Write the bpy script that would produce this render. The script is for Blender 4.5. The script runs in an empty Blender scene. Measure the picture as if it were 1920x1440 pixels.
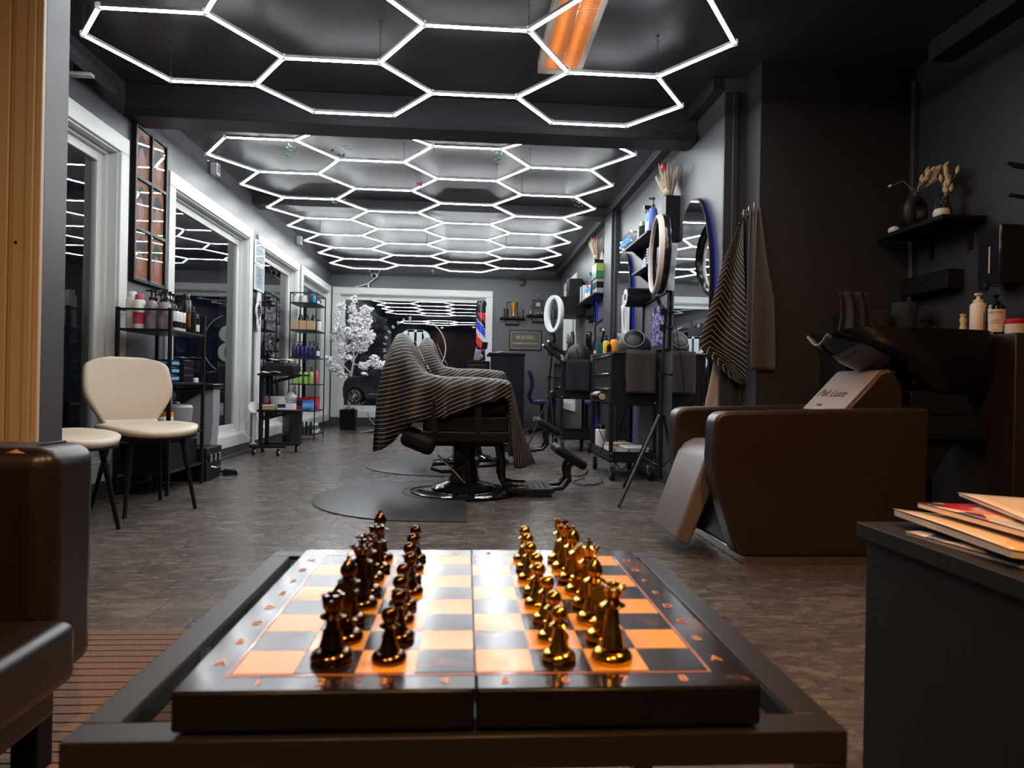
import bpy, bmesh, math, random
from mathutils import Vector, Matrix
random.seed(7)
PI = math.pi
SC = bpy.context.scene
COL = SC.collection

# ---------------------------------------------------------------- camera
yaw, roll, HC = 0.06778, 0.01929, 0.70
F = Vector((math.sin(yaw), math.cos(yaw), 0))
R0 = Vector((math.cos(yaw), -math.sin(yaw), 0))
D0 = Vector((0, 0, -1))
RR = R0 * math.cos(roll) - D0 * math.sin(roll)
DD = R0 * math.sin(roll) + D0 * math.cos(roll)
cd = bpy.data.cameras.new('camera')
cam = bpy.data.objects.new('camera', cd)
COL.objects.link(cam)
m = Matrix((RR, -DD, -F)).transposed().to_4x4()
m.translation = (0, 0, HC)
cam.matrix_world = m
cd.sensor_width = 36
cd.lens = 1281 / 1920 * 36
cd.clip_start = 0.02
cd.clip_end = 60
cd.dof.use_dof = True
cd.dof.focus_distance = 4.2
cd.dof.aperture_fstop = 8
SC.camera = cam

# ---------------------------------------------------------------- night outside, exposure
w = bpy.data.worlds.new('night')
SC.world = w
w.use_nodes = True
w.node_tree.nodes['Background'].inputs[0].default_value = (0.004, 0.005, 0.010, 1)
w.node_tree.nodes['Background'].inputs[1].default_value = 1.0
SC.view_settings.view_transform = 'Standard'
SC.view_settings.look = 'None'
SC.view_settings.exposure = 0.0
SC.view_settings.gamma = 1.0
SC.view_settings.use_curve_mapping = False
SC.cycles.max_bounces = 8
SC.cycles.diffuse_bounces = 3
SC.cycles.glossy_bounces = 5
SC.cycles.transparent_max_bounces = 12
SC.cycles.caustics_reflective = False
SC.cycles.caustics_refractive = False
SC.cycles.sample_clamp_indirect = 6.0
TUBE_E = 62.0       # white hexagon tubes
WARM_E = 3.0        # warm louvred ceiling lamp
SPOT_E = 1400.0     # warm recessed downlights over the waiting corner

# ---------------------------------------------------------------- materials
MATS = {}
def mat(name, col, rough=0.5, metal=0.0, var=0.12, scale=8.0, bump=0.0, coat=0.0, spec=0.5, emit=None, es=0.0, alpha=1.0, trans=0.0, stretch=(1, 1, 1)):
    if name in MATS: return MATS[name]
    M = bpy.data.materials.new(name); M.use_nodes = True
    nt = M.node_tree; b = nt.nodes['Principled BSDF']; L = nt.links
    b.inputs['Roughness'].default_value = rough
    b.inputs['Metallic'].default_value = metal
    b.inputs['Specular IOR Level'].default_value = spec
    b.inputs['Coat Weight'].default_value = coat
    b.inputs['Coat Roughness'].default_value = 0.06
    b.inputs['Alpha'].default_value = alpha
    b.inputs['Transmission Weight'].default_value = trans
    tc = nt.nodes.new('ShaderNodeTexCoord'); mp = nt.nodes.new('ShaderNodeMapping')
    mp.inputs['Scale'].default_value = stretch
    nz = nt.nodes.new('ShaderNodeTexNoise')
    nz.inputs['Scale'].default_value = scale; nz.inputs['Detail'].default_value = 4
    L.new(tc.outputs['Object'], mp.inputs[0]); L.new(mp.outputs[0], nz.inputs['Vector'])
    mx = nt.nodes.new('ShaderNodeMix'); mx.data_type = 'RGBA'
    mx.inputs['A'].default_value = tuple(max(0, c * (1 - var)) for c in col) + (1,)
    mx.inputs['B'].default_value = tuple(min(1, c * (1 + var)) for c in col) + (1,)
    L.new(nz.outputs['Fac'], mx.inputs['Factor']); L.new(mx.outputs['Result'], b.inputs['Base Color'])
    if bump:
        bp = nt.nodes.new('ShaderNodeBump'); bp.inputs['Strength'].default_value = bump; bp.inputs['Distance'].default_value = 0.004
        L.new(nz.outputs['Fac'], bp.inputs['Height']); L.new(bp.outputs[0], b.inputs['Normal'])
    if emit:
        b.inputs['Emission Color'].default_value = emit + (1,); b.inputs['Emission Strength'].default_value = es
    MATS[name] = M
    return M

def emat(name, col, s):
    if name in MATS: return MATS[name]
    M = bpy.data.materials.new(name); M.use_nodes = True; nt = M.node_tree
    nt.nodes.remove(nt.nodes['Principled BSDF'])
    e = nt.nodes.new('ShaderNodeEmission'); e.inputs[0].default_value = col + (1,); e.inputs[1].default_value = s
    nt.links.new(e.outputs[0], nt.nodes['Material Output'].inputs[0]); MATS[name] = M
    return M

def glassmat(name, tint=(0.9, 0.93, 0.95), ior=1.5, boost=0.0):
    if name in MATS: return MATS[name]
    M = bpy.data.materials.new(name); M.use_nodes = True; nt = M.node_tree; L = nt.links
    nt.nodes.remove(nt.nodes['Principled BSDF'])
    fr = nt.nodes.new('ShaderNodeFresnel'); fr.inputs[0].default_value = ior
    ad = nt.nodes.new('ShaderNodeMath'); ad.operation = 'ADD'; ad.inputs[1].default_value = boost; ad.use_clamp = True
    tr = nt.nodes.new('ShaderNodeBsdfTransparent'); tr.inputs[0].default_value = tint + (1,)
    gl = nt.nodes.new('ShaderNodeBsdfGlossy'); gl.inputs['Roughness'].default_value = 0.01
    mx = nt.nodes.new('ShaderNodeMixShader')
    ge = nt.nodes.new('ShaderNodeNewGeometry'); iv = nt.nodes.new('ShaderNodeMath'); iv.operation = 'SUBTRACT'; iv.inputs[0].default_value = 1.0; L.new(ge.outputs['Backfacing'], iv.inputs[1])
    ml = nt.nodes.new('ShaderNodeMath'); ml.operation = 'MULTIPLY'; L.new(ad.outputs[0], ml.inputs[0]); L.new(iv.outputs[0], ml.inputs[1])
    L.new(fr.outputs[0], ad.inputs[0]); L.new(ml.outputs[0], mx.inputs[0]); L.new(tr.outputs[0], mx.inputs[1]); L.new(gl.outputs[0], mx.inputs[2])
    L.new(mx.outputs[0], nt.nodes['Material Output'].inputs[0]); MATS[name] = M
    return M

# ---------------------------------------------------------------- mesh building
class B:
    def __init__(s): s.bm = bmesh.new(); s.uv = None
    def add(s, verts, faces):
        v = [s.bm.verts.new(p) for p in verts]
        for f in faces:
            try: s.bm.faces.new([v[i] for i in f])
            except ValueError: pass
        return s
    def box(s, c, d, rot=None, taper=None):
        x, y, z = d[0] / 2, d[1] / 2, d[2] / 2
        tx, ty = taper or (1, 1)
        P = [(-x, -y, -z), (x, -y, -z), (x, y, -z), (-x, y, -z), (-x * tx, -y * ty, z), (x * tx, -y * ty, z), (x * tx, y * ty, z), (-x * tx, y * ty, z)]
        M = rot.to_matrix() if rot else Matrix.Identity(3)
        P = [M @ Vector(p) + Vector(c) for p in P]
        return s.add(P, [(0, 3, 2, 1), (4, 5, 6, 7), (0, 1, 5, 4), (1, 2, 6, 5), (2, 3, 7, 6), (3, 0, 4, 7)])
    def lohi(s, lo, hi):
        return s.box([(a + b) / 2 for a, b in zip(lo, hi)], [abs(b - a) for a, b in zip(lo, hi)])
    def lathe(s, prof, n=20, c=(0, 0, 0), rot=None):
        M = rot.to_matrix() if rot else Matrix.Identity(3); C = Vector(c)
        vs = []; fs = []; rings = []
        for r, z in prof:
            if r < 1e-6: rings.append([len(vs)]); vs.append(M @ Vector((0, 0, z)) + C)
            else:
                rings.append(list(range(len(vs), len(vs) + n)))
                for k in range(n):
                    a = 2 * PI * k / n; vs.append(M @ Vector((r * math.cos(a), r * math.sin(a), z)) + C)
        for A, Bq in zip(rings, rings[1:]):
            for k in range(n):
                k2 = (k + 1) % n
                if len(A) == 1 and len(Bq) == 1: continue
                if len(A) == 1: fs.append((A[0], Bq[k2], Bq[k]))
                elif len(Bq) == 1: fs.append((A[k], A[k2], Bq[0]))
                else: fs.append((A[k], A[k2], Bq[k2], Bq[k]))
        if len(rings[0]) > 1: fs.append(tuple(reversed(rings[0])))
        if len(rings[-1]) > 1: fs.append(tuple(rings[-1]))
        return s.add(vs, fs)
    def cyl(s, p0, p1, r, r1=None, n=12):
        p0, p1 = Vector(p0), Vector(p1); d = p1 - p0
        q = Vector((0, 0, 1)).rotation_difference(d.normalized())
        return s.lathe([(r, 0), (r if r1 is None else r1, d.length)], n, p0, q)
    def tube(s, pts, r, n=8, close=False, flat=1.0, rads=None):
        P = [Vector(p) for p in pts]; N = len(P); vs = []; fs = []
        up = None
        for i, p in enumerate(P):
            a = P[(i - 1) % N] if (close or i > 0) else p; b = P[(i + 1) % N] if (close or i < N - 1) else p
            t = (b - a).normalized()
            if up is None:
                up = Vector((0, 0, 1)) if abs(t.z) < 0.9 else Vector((1, 0, 0))
            u = (up - t * up.dot(t)).normalized(); v = t.cross(u); up = u
            rr = rads[i] if rads else r
            for k in range(n):
                g = 2 * PI * k / n; vs.append(p + u * (math.cos(g) * rr) + v * (math.sin(g) * rr * flat))
        for i in range(N if close else N - 1):
            for k in range(n):
                a = i * n + k; b = i * n + (k + 1) % n; j = ((i + 1) % N) * n
                fs.append((a, b, j + (k + 1) % n, j + k))
        if not close:
            fs.append(tuple(reversed(range(n)))); fs.append(tuple(range((N - 1) * n, N * n)))
        return s.add(vs, fs)
    def prism(s, poly, axis, a, b):
        # poly: 2-D outline in the other two axes, extruded along axis from a to b
        def P(u, v, t): return {'x': (t, u, v), 'y': (u, t, v), 'z': (u, v, t)}[axis]
        n = len(poly)
        vs = [P(u, v, a) for u, v in poly] + [P(u, v, b) for u, v in poly]
        fs = [tuple(range(n)), tuple(reversed(range(n, 2 * n)))] + [(i, i + n, (i + 1) % n + n, (i + 1) % n) for i in range(n)]
        return s.add(vs, fs)
    def ball(s, c, r, n=10, sc=(1, 1, 1)):
        k = max(4, n // 2)
        prof = [(r * math.sin(PI * i / k), -r * math.cos(PI * i / k)) for i in range(k + 1)]
        prof[0] = (0, -r); prof[-1] = (0, r)
        b0 = len(s.bm.verts); s.lathe(prof, n); s.bm.verts.ensure_lookup_table()
        for v in s.bm.verts[b0:]:
            v.co = Vector((v.co.x * sc[0] + c[0], v.co.y * sc[1] + c[1], v.co.z * sc[2] + c[2]))
        return s
    def grid(s, fn, nu, nv, uvf=None):
        b0 = len(s.bm.verts); s.bm.verts.ensure_lookup_table()
        V = [[s.bm.verts.new(fn(i / nu, j / nv)) for j in range(nv + 1)] for i in range(nu + 1)]
        uvl = None
        if uvf: uvl = s.bm.loops.layers.uv.verify()
        for i in range(nu):
            for j in range(nv):
                f = s.bm.faces.new((V[i][j], V[i + 1][j], V[i + 1][j + 1], V[i][j + 1]))
                if uvl:
                    for l, (a, b) in zip(f.loops, ((i, j), (i + 1, j), (i + 1, j + 1), (i, j + 1))):
                        l[uvl].uv = uvf(a / nu, b / nv)
        return s
    def weld(s):
        bmesh.ops.remove_doubles(s.bm, verts=s.bm.verts, dist=1e-5); return s
    def mesh(s, name, m, smooth=True, ang=40):
        bmesh.ops.recalc_face_normals(s.bm, faces=s.bm.faces)
        me = bpy.data.meshes.new(name); s.bm.to_mesh(me); s.bm.free()
        if m: me.materials.append(m)
        if smooth:
            for p in me.polygons: p.use_smooth = True
            me.set_sharp_from_angle(angle=math.radians(ang))
        return me

def obj(name, geo, m=None, parent=None, loc=(0, 0, 0), rot=None, scale=None, bev=0.0, seg=2, sub=0, solid=0.0, smooth=True):
    me = geo.mesh(name, m, smooth) if isinstance(geo, B) else geo
    o = bpy.data.objects.new(name, me); COL.objects.link(o)
    o.location = loc
    if rot: o.rotation_euler = rot
    if scale: o.scale = scale
    if parent: o.parent = parent
    if solid:
        q = o.modifiers.new('thick', 'SOLIDIFY'); q.thickness = solid; q.offset = 0
    if bev:
        q = o.modifiers.new('edge', 'BEVEL'); q.width = bev; q.segments = seg; q.limit_method = 'ANGLE'; q.angle_limit = math.radians(40)
    if sub:
        q = o.modifiers.new('smooth', 'SUBSURF'); q.levels = sub; q.render_levels = sub
    return o

def tag(o, label, cat, group=None):
    o['label'] = label; o['category'] = cat
    if group: o['group'] = group
    return o
def thing(name, label, cat, loc=(0, 0, 0), rz=0, group=None):
    o = bpy.data.objects.new(name, None); COL.objects.link(o); o.empty_display_size = 0.05
    o.location = loc; o.rotation_euler = (0, 0, rz)
    return tag(o, label, cat, group)
def struct(name, geo, m, parent=None, **k):
    o = obj(name, geo, m, parent, **k)
    if parent is None: o['kind'] = 'structure'
    return o
def copytree(o, parent=None):
    c = o.copy(); COL.objects.link(c); c.parent = parent
    for ch in list(o.children): copytree(ch, c)
    return c
E_ = None
from mathutils import Euler
def E3(x=0, y=0, z=0): return Euler((x, y, z))
ORD = ['first', 'second', 'third', 'fourth', 'fifth', 'sixth', 'seventh', 'eighth', 'ninth', 'tenth', 'eleventh', 'twelfth']
def textmesh(s, size, depth=0.0, shear=0.0, align='CENTER'):
    cu = bpy.data.curves.new('lettering', 'FONT'); cu.body = s; cu.size = size; cu.extrude = depth; cu.shear = shear
    cu.align_x = align; cu.align_y = 'CENTER'; cu.resolution_u = 3
    t = bpy.data.objects.new('lettering', cu); COL.objects.link(t)
    dg = bpy.context.evaluated_depsgraph_get(); dg.update()
    me = bpy.data.meshes.new_from_object(t.evaluated_get(dg)); bpy.data.objects.remove(t); bpy.data.curves.remove(cu)
    return me
def lettering(name, s, size, m, parent, loc, rot, depth=0.0008, shear=0.0, scale=None):
    me = textmesh(s, size, depth, shear); me.materials.clear(); me.materials.append(m)
    return obj(name, me, None, parent, loc=loc, rot=rot, scale=scale)
# ================================================================ THE ROOM
XL, XR, XA, YF, YB, ZC = -2.10, 1.46, 2.46, 10.72, -1.3, 2.49
m_wall = mat('dark grey wall paint', (0.072, 0.075, 0.082), 0.42, var=0.10, scale=5, bump=0.10)
m_wallw = mat('charcoal wall paint', (0.022, 0.020, 0.021), 0.6, var=0.12, scale=5, bump=0.10)
m_ceil = mat('anthracite ceiling paint', (0.044, 0.046, 0.052), 0.30, var=0.10, scale=3, bump=0.06)
m_beam = mat('black beam paint', (0.030, 0.031, 0.035), 0.45, var=0.1, scale=6)
m_white = mat('white gloss woodwork', (0.66, 0.68, 0.655), 0.35, var=0.03, scale=12)
m_black = mat('matt black', (0.009, 0.009, 0.010), 0.5, var=0.2, scale=20, spec=0.15)
m_blackg = mat('gloss black', (0.010, 0.010, 0.012), 0.12, var=0.1, scale=10, coat=0.25, spec=0.35)
m_blackm = mat('black powder coated metal', (0.012, 0.012, 0.014), 0.4, metal=0.05, spec=0.22, var=0.2, scale=40)
m_skirt = mat('dark grey skirting', (0.050, 0.050, 0.055), 0.4, var=0.1)
m_glass = glassmat('window glass', (0.80, 0.84, 0.86), 1.5, 0.09)
m_clear = glassmat('clear glass', (0.88, 0.92, 0.93), 1.5, 0.0)
m_mirror = mat('mirror silver', (0.80, 0.83, 0.85), 0.015, metal=1.0, var=0.0)
m_chrome = mat('chrome', (0.75, 0.76, 0.78), 0.12, metal=1.0, var=0.05)
m_gold = mat('polished gold', (0.80, 0.47, 0.09), 0.13, metal=1.0, var=0.06, scale=20)

def floor_mat():
    M = bpy.data.materials.new('dark slate vinyl'); M.use_nodes = True; nt = M.node_tree; L = nt.links; b = nt.nodes['Principled BSDF']
    g = nt.nodes.new('ShaderNodeNewGeometry'); oi = nt.nodes.new('ShaderNodeObjectInfo')
    mp = nt.nodes.new('ShaderNodeMapping'); mp.inputs['Scale'].default_value = (2.6, 6.0, 1)
    n1 = nt.nodes.new('ShaderNodeTexNoise'); n1.inputs['Scale'].default_value = 2.6; n1.inputs['Detail'].default_value = 9; n1.inputs['Roughness'].default_value = 0.68; n1.inputs['Distortion'].default_value = 1.4
    off = nt.nodes.new('ShaderNodeVectorMath'); off.operation = 'MULTIPLY_ADD'; off.inputs[1].default_value = (7, 7, 7)
    L.new(oi.outputs['Random'], off.inputs[0]); L.new(g.outputs['Position'], off.inputs[2])
    L.new(off.outputs[0], mp.inputs[0]); L.new(mp.outputs[0], n1.inputs['Vector'])
    cr = nt.nodes.new('ShaderNodeValToRGB'); e = cr.color_ramp.elements
    e[0].position = 0.30; e[0].color = (0.050, 0.044, 0.041, 1); e[1].position = 0.80; e[1].color = (0.36, 0.30, 0.245, 1)
    q = cr.color_ramp.elements.new(0.52); q.color = (0.112, 0.096, 0.086, 1)
    q = cr.color_ramp.elements.new(0.64); q.color = (0.175, 0.147, 0.126, 1)
    L.new(n1.outputs['Fac'], cr.inputs[0])
    hs = nt.nodes.new('ShaderNodeHueSaturation'); mr = nt.nodes.new('ShaderNodeMapRange'); mr.inputs[3].default_value = 0.85; mr.inputs[4].default_value = 1.15
    L.new(oi.outputs['Random'], mr.inputs[0]); L.new(mr.outputs[0], hs.inputs['Value']); L.new(cr.outputs[0], hs.inputs['Color'])
    n2 = nt.nodes.new('ShaderNodeTexNoise'); n2.inputs['Scale'].default_value = 9; n2.inputs['Detail'].default_value = 8; n2.inputs['Roughness'].default_value = 0.7; n2.inputs['Distortion'].default_value = 3.0
    L.new(mp.outputs[0], n2.inputs['Vector'])
    f2 = nt.nodes.new('ShaderNodeMapRange'); f2.inputs[1].default_value = 0.56; f2.inputs[2].default_value = 0.70; f2.inputs[4].default_value = 0.30
    L.new(n2.outputs['Fac'], f2.inputs[0])
    mxf = nt.nodes.new('ShaderNodeMix'); mxf.data_type = 'RGBA'; mxf.inputs['B'].default_value = (0.34, 0.27, 0.21, 1)
    L.new(f2.outputs[0], mxf.inputs['Factor']); L.new(hs.outputs[0], mxf.inputs['A']); L.new(mxf.outputs['Result'], b.inputs['Base Color'])
    rr = nt.nodes.new('ShaderNodeMapRange'); rr.inputs[3].default_value = 0.17; rr.inputs[4].default_value = 0.36
    L.new(n1.outputs['Fac'], rr.inputs[0]); L.new(rr.outputs[0], b.inputs['Roughness'])
    bp = nt.nodes.new('ShaderNodeBump'); bp.inputs['Strength'].default_value = 0.12; bp.inputs['Distance'].default_value = 0.0025
    L.new(n1.outputs['Fac'], bp.inputs['Height']); L.new(bp.outputs[0], b.inputs['Normal'])
    return M
m_floor = floor_mat()
m_grout = mat('pale floor joint', (0.26, 0.22, 0.18), 0.7)

# floor slab and planks
fl = struct('floor', B().lohi((XL, YB, -0.05), (XA, YF, -0.0025)), m_grout)
PR, PL = 0.184, 0.92
known = {-1: 1.07, 0: 0.927, 1: -0.977, 4: -1.15, 5: -1.31, -3: 0.848}
planks = []
r = math.floor((YB - 2.05) / PR)
while 2.05 + r * PR < YF:
    y0 = max(YB, 2.05 + r * PR); y1 = min(YF, y0 + PR) if y0 > YB else 2.05 + (r + 1) * PR
    xr = XA if y0 < 3.6 else XR
    x = known.get(r, random.uniform(-PL, 0)) % PL - PL + math.floor(XL / PL) * PL
    while x < xr:
        a, b2 = max(x, XL), min(x + PL, xr)
        if b2 - a > 0.03: planks.append((a, b2, y0, y1))
        x += PL
    r += 1
full = B().box((0, 0, -0.0015), (PL - 0.0035, PR - 0.0016, 0.003)).mesh('plank', m_floor, False)
planks.sort(key=lambda p: -(p[1] - p[0]) / max(0.6, (p[2] - 0.2)) ** 2 if p[2] > 1.2 else 0)
rest = B()
for i, (a, b2, y0, y1) in enumerate(planks):
    c = ((a + b2) / 2, (y0 + y1) / 2, 0)
    if i < 300:
        me = full if abs(b2 - a - PL) < 1e-6 and abs(y1 - y0 - PR) < 1e-6 else B().box((0, 0, -0.0015), (b2 - a - 0.0035, y1 - y0 - 0.0016, 0.003)).mesh('plank', m_floor, False)
        obj('plank', me, None, fl, loc=c)
    else:
        rest.box((c[0], c[1], -0.0015), (b2 - a - 0.0035, y1 - y0 - 0.0016, 0.003))
o = obj('outer_planks', rest, m_floor, fl, smooth=False); o['kind'] = 'stuff'

struct('ceiling', B().lohi((XL - 0.3, YB, ZC), (XA + 0.1, YF + 0.1, ZC + 0.1)), m_ceil)

# windows on the street side (left wall) : outer edge of the white casing
WZ0, WZ1 = 0.09, 2.145
WIN = [(2.55, 4.335), (4.912, 6.79), (6.974, 8.65), (8.753, 10.63)]
CW = 0.10
wl = B()
prev = YB
for y0, y1 in WIN:
    wl.lohi((XL - 0.26, prev, 0), (XL, y0 + CW, ZC)); prev = y1 - CW
    wl.lohi((XL - 0.26, y0 + CW, 0), (XL, y1 - CW, WZ0 + CW)); wl.lohi((XL - 0.26, y0 + CW, WZ1 - CW), (XL, y1 - CW, ZC))
wl.lohi((XL - 0.26, prev, 0), (XL, YF + 0.1, ZC))
struct('wall_left', wl, m_wall, smooth=False)

def window(n, fr, L, H):
    """fr maps (u along wall, v into room, z) to world; L=(u0,u1), H=(z0,z1) of the casing outside"""
    u0, u1 = L; z0, z1 = H
    root = bpy.data.objects.new('window_%d' % n, None); COL.objects.link(root); root['kind'] = 'structure'
    def bx(name, a, b, m, bev=0.004):
        p = [fr(*a), fr(*b)]
        lo = [min(p[0][i], p[1][i]) for i in range(3)]; hi = [max(p[0][i], p[1][i]) for i in range(3)]
        return obj(name, B().lohi(lo, hi), m, root, bev=bev)
    c, t = CW, 0.022
    bx('casing', (u0, 0, z1 - c), (u1, t, z1), m_white); bx('casing', (u0, 0, z0), (u1, t, z0 + c), m_white)
    bx('casing', (u0, 0, z0 + c), (u0 + c, t, z1 - c), m_white); bx('casing', (u1 - c, 0, z0 + c), (u1, t, z1 - c), m_white)
    i0, i1, j0, j1 = u0 + c, u1 - c, z0 + c, z1 - c
    # stepped lining boards
    for k, (d0, d1, th) in enumerate(((-0.045, 0.006, 0.012), (-0.115, -0.045, 0.030))):
        bx('jamb_lining', (i0, d0, j0), (i0 + th, d1, j1), m_white, 0.002); bx('jamb_lining', (i1 - th, d0, j0), (i1, d1, j1), m_white, 0.002)
        bx('head_lining', (i0 + th, d0, j1 - th), (i1 - th, d1, j1), m_white, 0.002); bx('sill_board', (i0 + th, d0, j0), (i1 - th, d1, j0 + th), m_white, 0.002)
    s0, s1, q0, q1 = i0 + 0.030, i1 - 0.030, j0 + 0.030, j1 - 0.030
    f = 0.055
    bx('sash', (s0, -0.105, q0), (s0 + f, -0.070, q1), m_white); bx('sash', (s1 - f, -0.105, q0), (s1, -0.070, q1), m_white)
    bx('sash', (s0 + f, -0.105, q1 - f), (s1 - f, -0.070, q1), m_white); bx('sash', (s0 + f, -0.105, q0), (s1 - f, -0.070, q0 + f), m_white)
    bx('pane', (s0 + f - 0.005, -0.090, q0 + f - 0.005), (s1 - f + 0.005, -0.084, q1 - f + 0.005), m_glass, 0)
    return root
for i, (y0, y1) in enumerate(WIN):
    window(i + 1, lambda u, v, z: (XL + v, u, z), (y0, y1), (WZ0, WZ1))
# far wall with the shop window
FW = (-2.075, 0.400); FH = (0.135, 2.148)
wf = B()
wf.lohi((XL, YF, 0), (FW[0] + CW, YF + 0.26, ZC)).lohi((FW[1] - CW, YF, 0), (XR + 0.2, YF + 0.26, ZC))
wf.lohi((FW[0] + CW, YF, 0), (FW[1] - CW, YF + 0.26, FH[0] + CW)).lohi((FW[0] + CW, YF, FH[1] - CW), (FW[1] - CW, YF + 0.26, ZC))
struct('wall_back', wf, m_wall, smooth=False)
win5 = window(5, lambda u, v, z: (u, YF - v, z), FW, FH)
# right wall of the barber room, with a small window far back
W6 = (9.0, 10.15); H6 = (0.35, 2.20)
wr = B()
wr.lohi((XR, 3.85, 0), (XR + 0.26, W6[0] + CW, ZC)).lohi((XR, W6[1] - CW, 0), (XR + 0.26, YF, ZC))
wr.lohi((XR, W6[0] + CW, 0), (XR + 0.26, W6[1] - CW, H6[0] + CW)).lohi((XR, W6[0] + CW, H6[1] - CW), (XR + 0.26, W6[1] - CW, ZC))
struct('wall_right', wr, m_wall, smooth=False)
window(6, lambda u, v, z: (XR - v, u, z), W6, H6)
# return wall and the wash alcove
struct('wall_return', B().lohi((1.58, 3.63, 0), (1.60 + XA - 1.58, 3.849, ZC)), m_wallw, smooth=False)
struct('wall_alcove', B().lohi((XA, YB, 0), (XA + 0.1, 3.63, ZC)), m_wallw, smooth=False)
struct('wall_front', B().lohi((XL, YB - 0.1, 0), (XA, YB, ZC)), m_wallw, smooth=False)
# partition with a doorway casing beside the waiting area
m_cream = mat('cream door casing', (0.62, 0.50, 0.36), 0.42, var=0.05, scale=6)
pt = struct('partition', B().lohi((XL, 2.30, 0), (-1.367, 2.424, ZC)), m_wall, smooth=False)
d7 = bpy.data.objects.new('door_1', None); COL.objects.link(d7); d7['kind'] = 'structure'
for k, (a, b2, t) in enumerate(((-1.385, -1.367, 0.020), (-1.408, -1.385, 0.030), (-1.45, -1.408, 0.024), (-1.468, -1.45, 0.010), (-1.60, -1.468, 0.018))):
    obj('casing_moulding', B().lohi((a, 2.30 - t, 0), (b2, 2.30, 2.2)), m_cream, d7, bev=0.003)
obj('door_leaf', B().lohi((-2.09, 2.285, 0.01), (-1.60, 2.299, 2.2)), m_cream, d7, bev=0.002)
obj('screw_head', B().cyl((-1.435, 2.275, 1.12), (-1.435, 2.2715, 1.12), 0.004), m_blackm, d7)

# beams, trims, post
struct('beam_near', B().lohi((XL, 4.31, 2.33), (XR, 4.50, ZC)).lohi((XL, 4.30, 2.285), (XR - 0.005, 4.51, 2.33)), m_beam, bev=0.004)
struct('beam_far', B().lohi((XL, 6.80, 2.40), (XR, 7.02, ZC)), m_beam, bev=0.004)
struct('trim_1', B().lohi((1.385, 4.51, 2.415), (XR, 6.80, ZC)), m_beam, bev=0.006)
struct('trim_2', B().lohi((1.385, 7.02, 2.415), (XR, YF, ZC)), m_beam, bev=0.006)
struct('trim_3', B().lohi((1.385, 3.85, 2.415), (XR, 4.30, ZC)), m_beam, bev=0.006)
struct('trim_4', B().lohi((2.33, YB, 2.39), (XA, 3.35, ZC)), m_wallw, bev=0.006)
struct('trim_5', B().lohi((1.385, 6.55, 0), (XR, 6.90, 2.40)).lohi((1.41, 6.50, 0), (XR, 6.55, 2.40)), m_beam, bev=0.004)
struct('trim_6', B().lohi((1.455, 3.83, 0), (1.585, 3.855, 2.40)).lohi((1.50, 3.815, 0), (1.53, 3.83, 2.40)), m_beam, bev=0.003)
struct('trim_7', B().lohi((2.43, 3.60, 0), (XA, 3.63, 2.42)), m_skirt, bev=0.004)
struct('baseboard_left', B().lohi((XL, 2.43, 0), (XL + 0.016, YF, 0.088)).lohi((XL + 0.016, 2.43, 0), (XL + 0.05, YF, 0.022)), m_skirt, bev=0.003)
struct('baseboard_back', B().lohi((XL + 0.05, YF - 0.016, 0), (XR, YF, 0.13)), m_skirt, bev=0.003)
struct('baseboard_right', B().lohi((XR - 0.016, 3.856, 0), (XR, YF - 0.016, 0.10)), m_skirt, bev=0.003)
# dark street outside
m_street = mat('wet asphalt at night', (0.02, 0.02, 0.022), 0.5)
struct('ground_street', B().lohi((-14, -3, -0.25), (-2.37, 24, -0.2)).lohi((-2.37, 11.1, -0.25), (10, 24, -0.2)), m_street)
# ================================================================ HEXAGON LIGHT PANELS
m_tube = emat('lit white tube', (0.93, 0.97, 1.0), TUBE_E)
m_house = mat('frosted tube housing', (0.55, 0.57, 0.6), 0.35, var=0.03)
m_conn = mat('clear plastic connector', (0.75, 0.78, 0.8), 0.2, var=0.03, trans=0.4)
m_chain = mat('dark steel chain', (0.10, 0.10, 0.10), 0.4, metal=0.8)
m_leaf = mat('artificial leaf green', (0.06, 0.16, 0.05), 0.5, var=0.4, scale=30)
g_h = B().box((0, 0, 0.008), (1, 0.020, 0.0142)).mesh('tube', m_house, False)
g_d = B().prism([(-0.0090, 0.001), (-0.0060, -0.0045), (0.0060, -0.0045), (0.0090, 0.001)], 'x', -0.5, 0.5).mesh('diffuser', m_tube, False)
g_c = B().lathe([(0.013, -0.007), (0.016, 0.0), (0.016, 0.017), (0.010, 0.02)], 10).mesh('connector', m_conn)
g_k = B()
for k in range(12):
    a = k / 12
    g_k.tube([(0.004 * math.cos(t) * (k % 2), 0.004 * math.cos(t) * (1 - k % 2), a + 0.041 + 0.05 * math.sin(t)) for t in [2 * PI * j / 8 for j in range(8)]], 0.0012, 4, True)
g_k = g_k.mesh('chain', m_chain)
g_hook = B().lathe([(0.012, 0), (0.010, -0.004), (0.003, -0.006)], 8).tube([(0, 0, -0.005), (0, 0, -0.015), (0.008, 0, -0.022), (0, 0, -0.032), (-0.006, 0, -0.026)], 0.0018, 5).mesh('ceiling_hook', m_chain)

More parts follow.
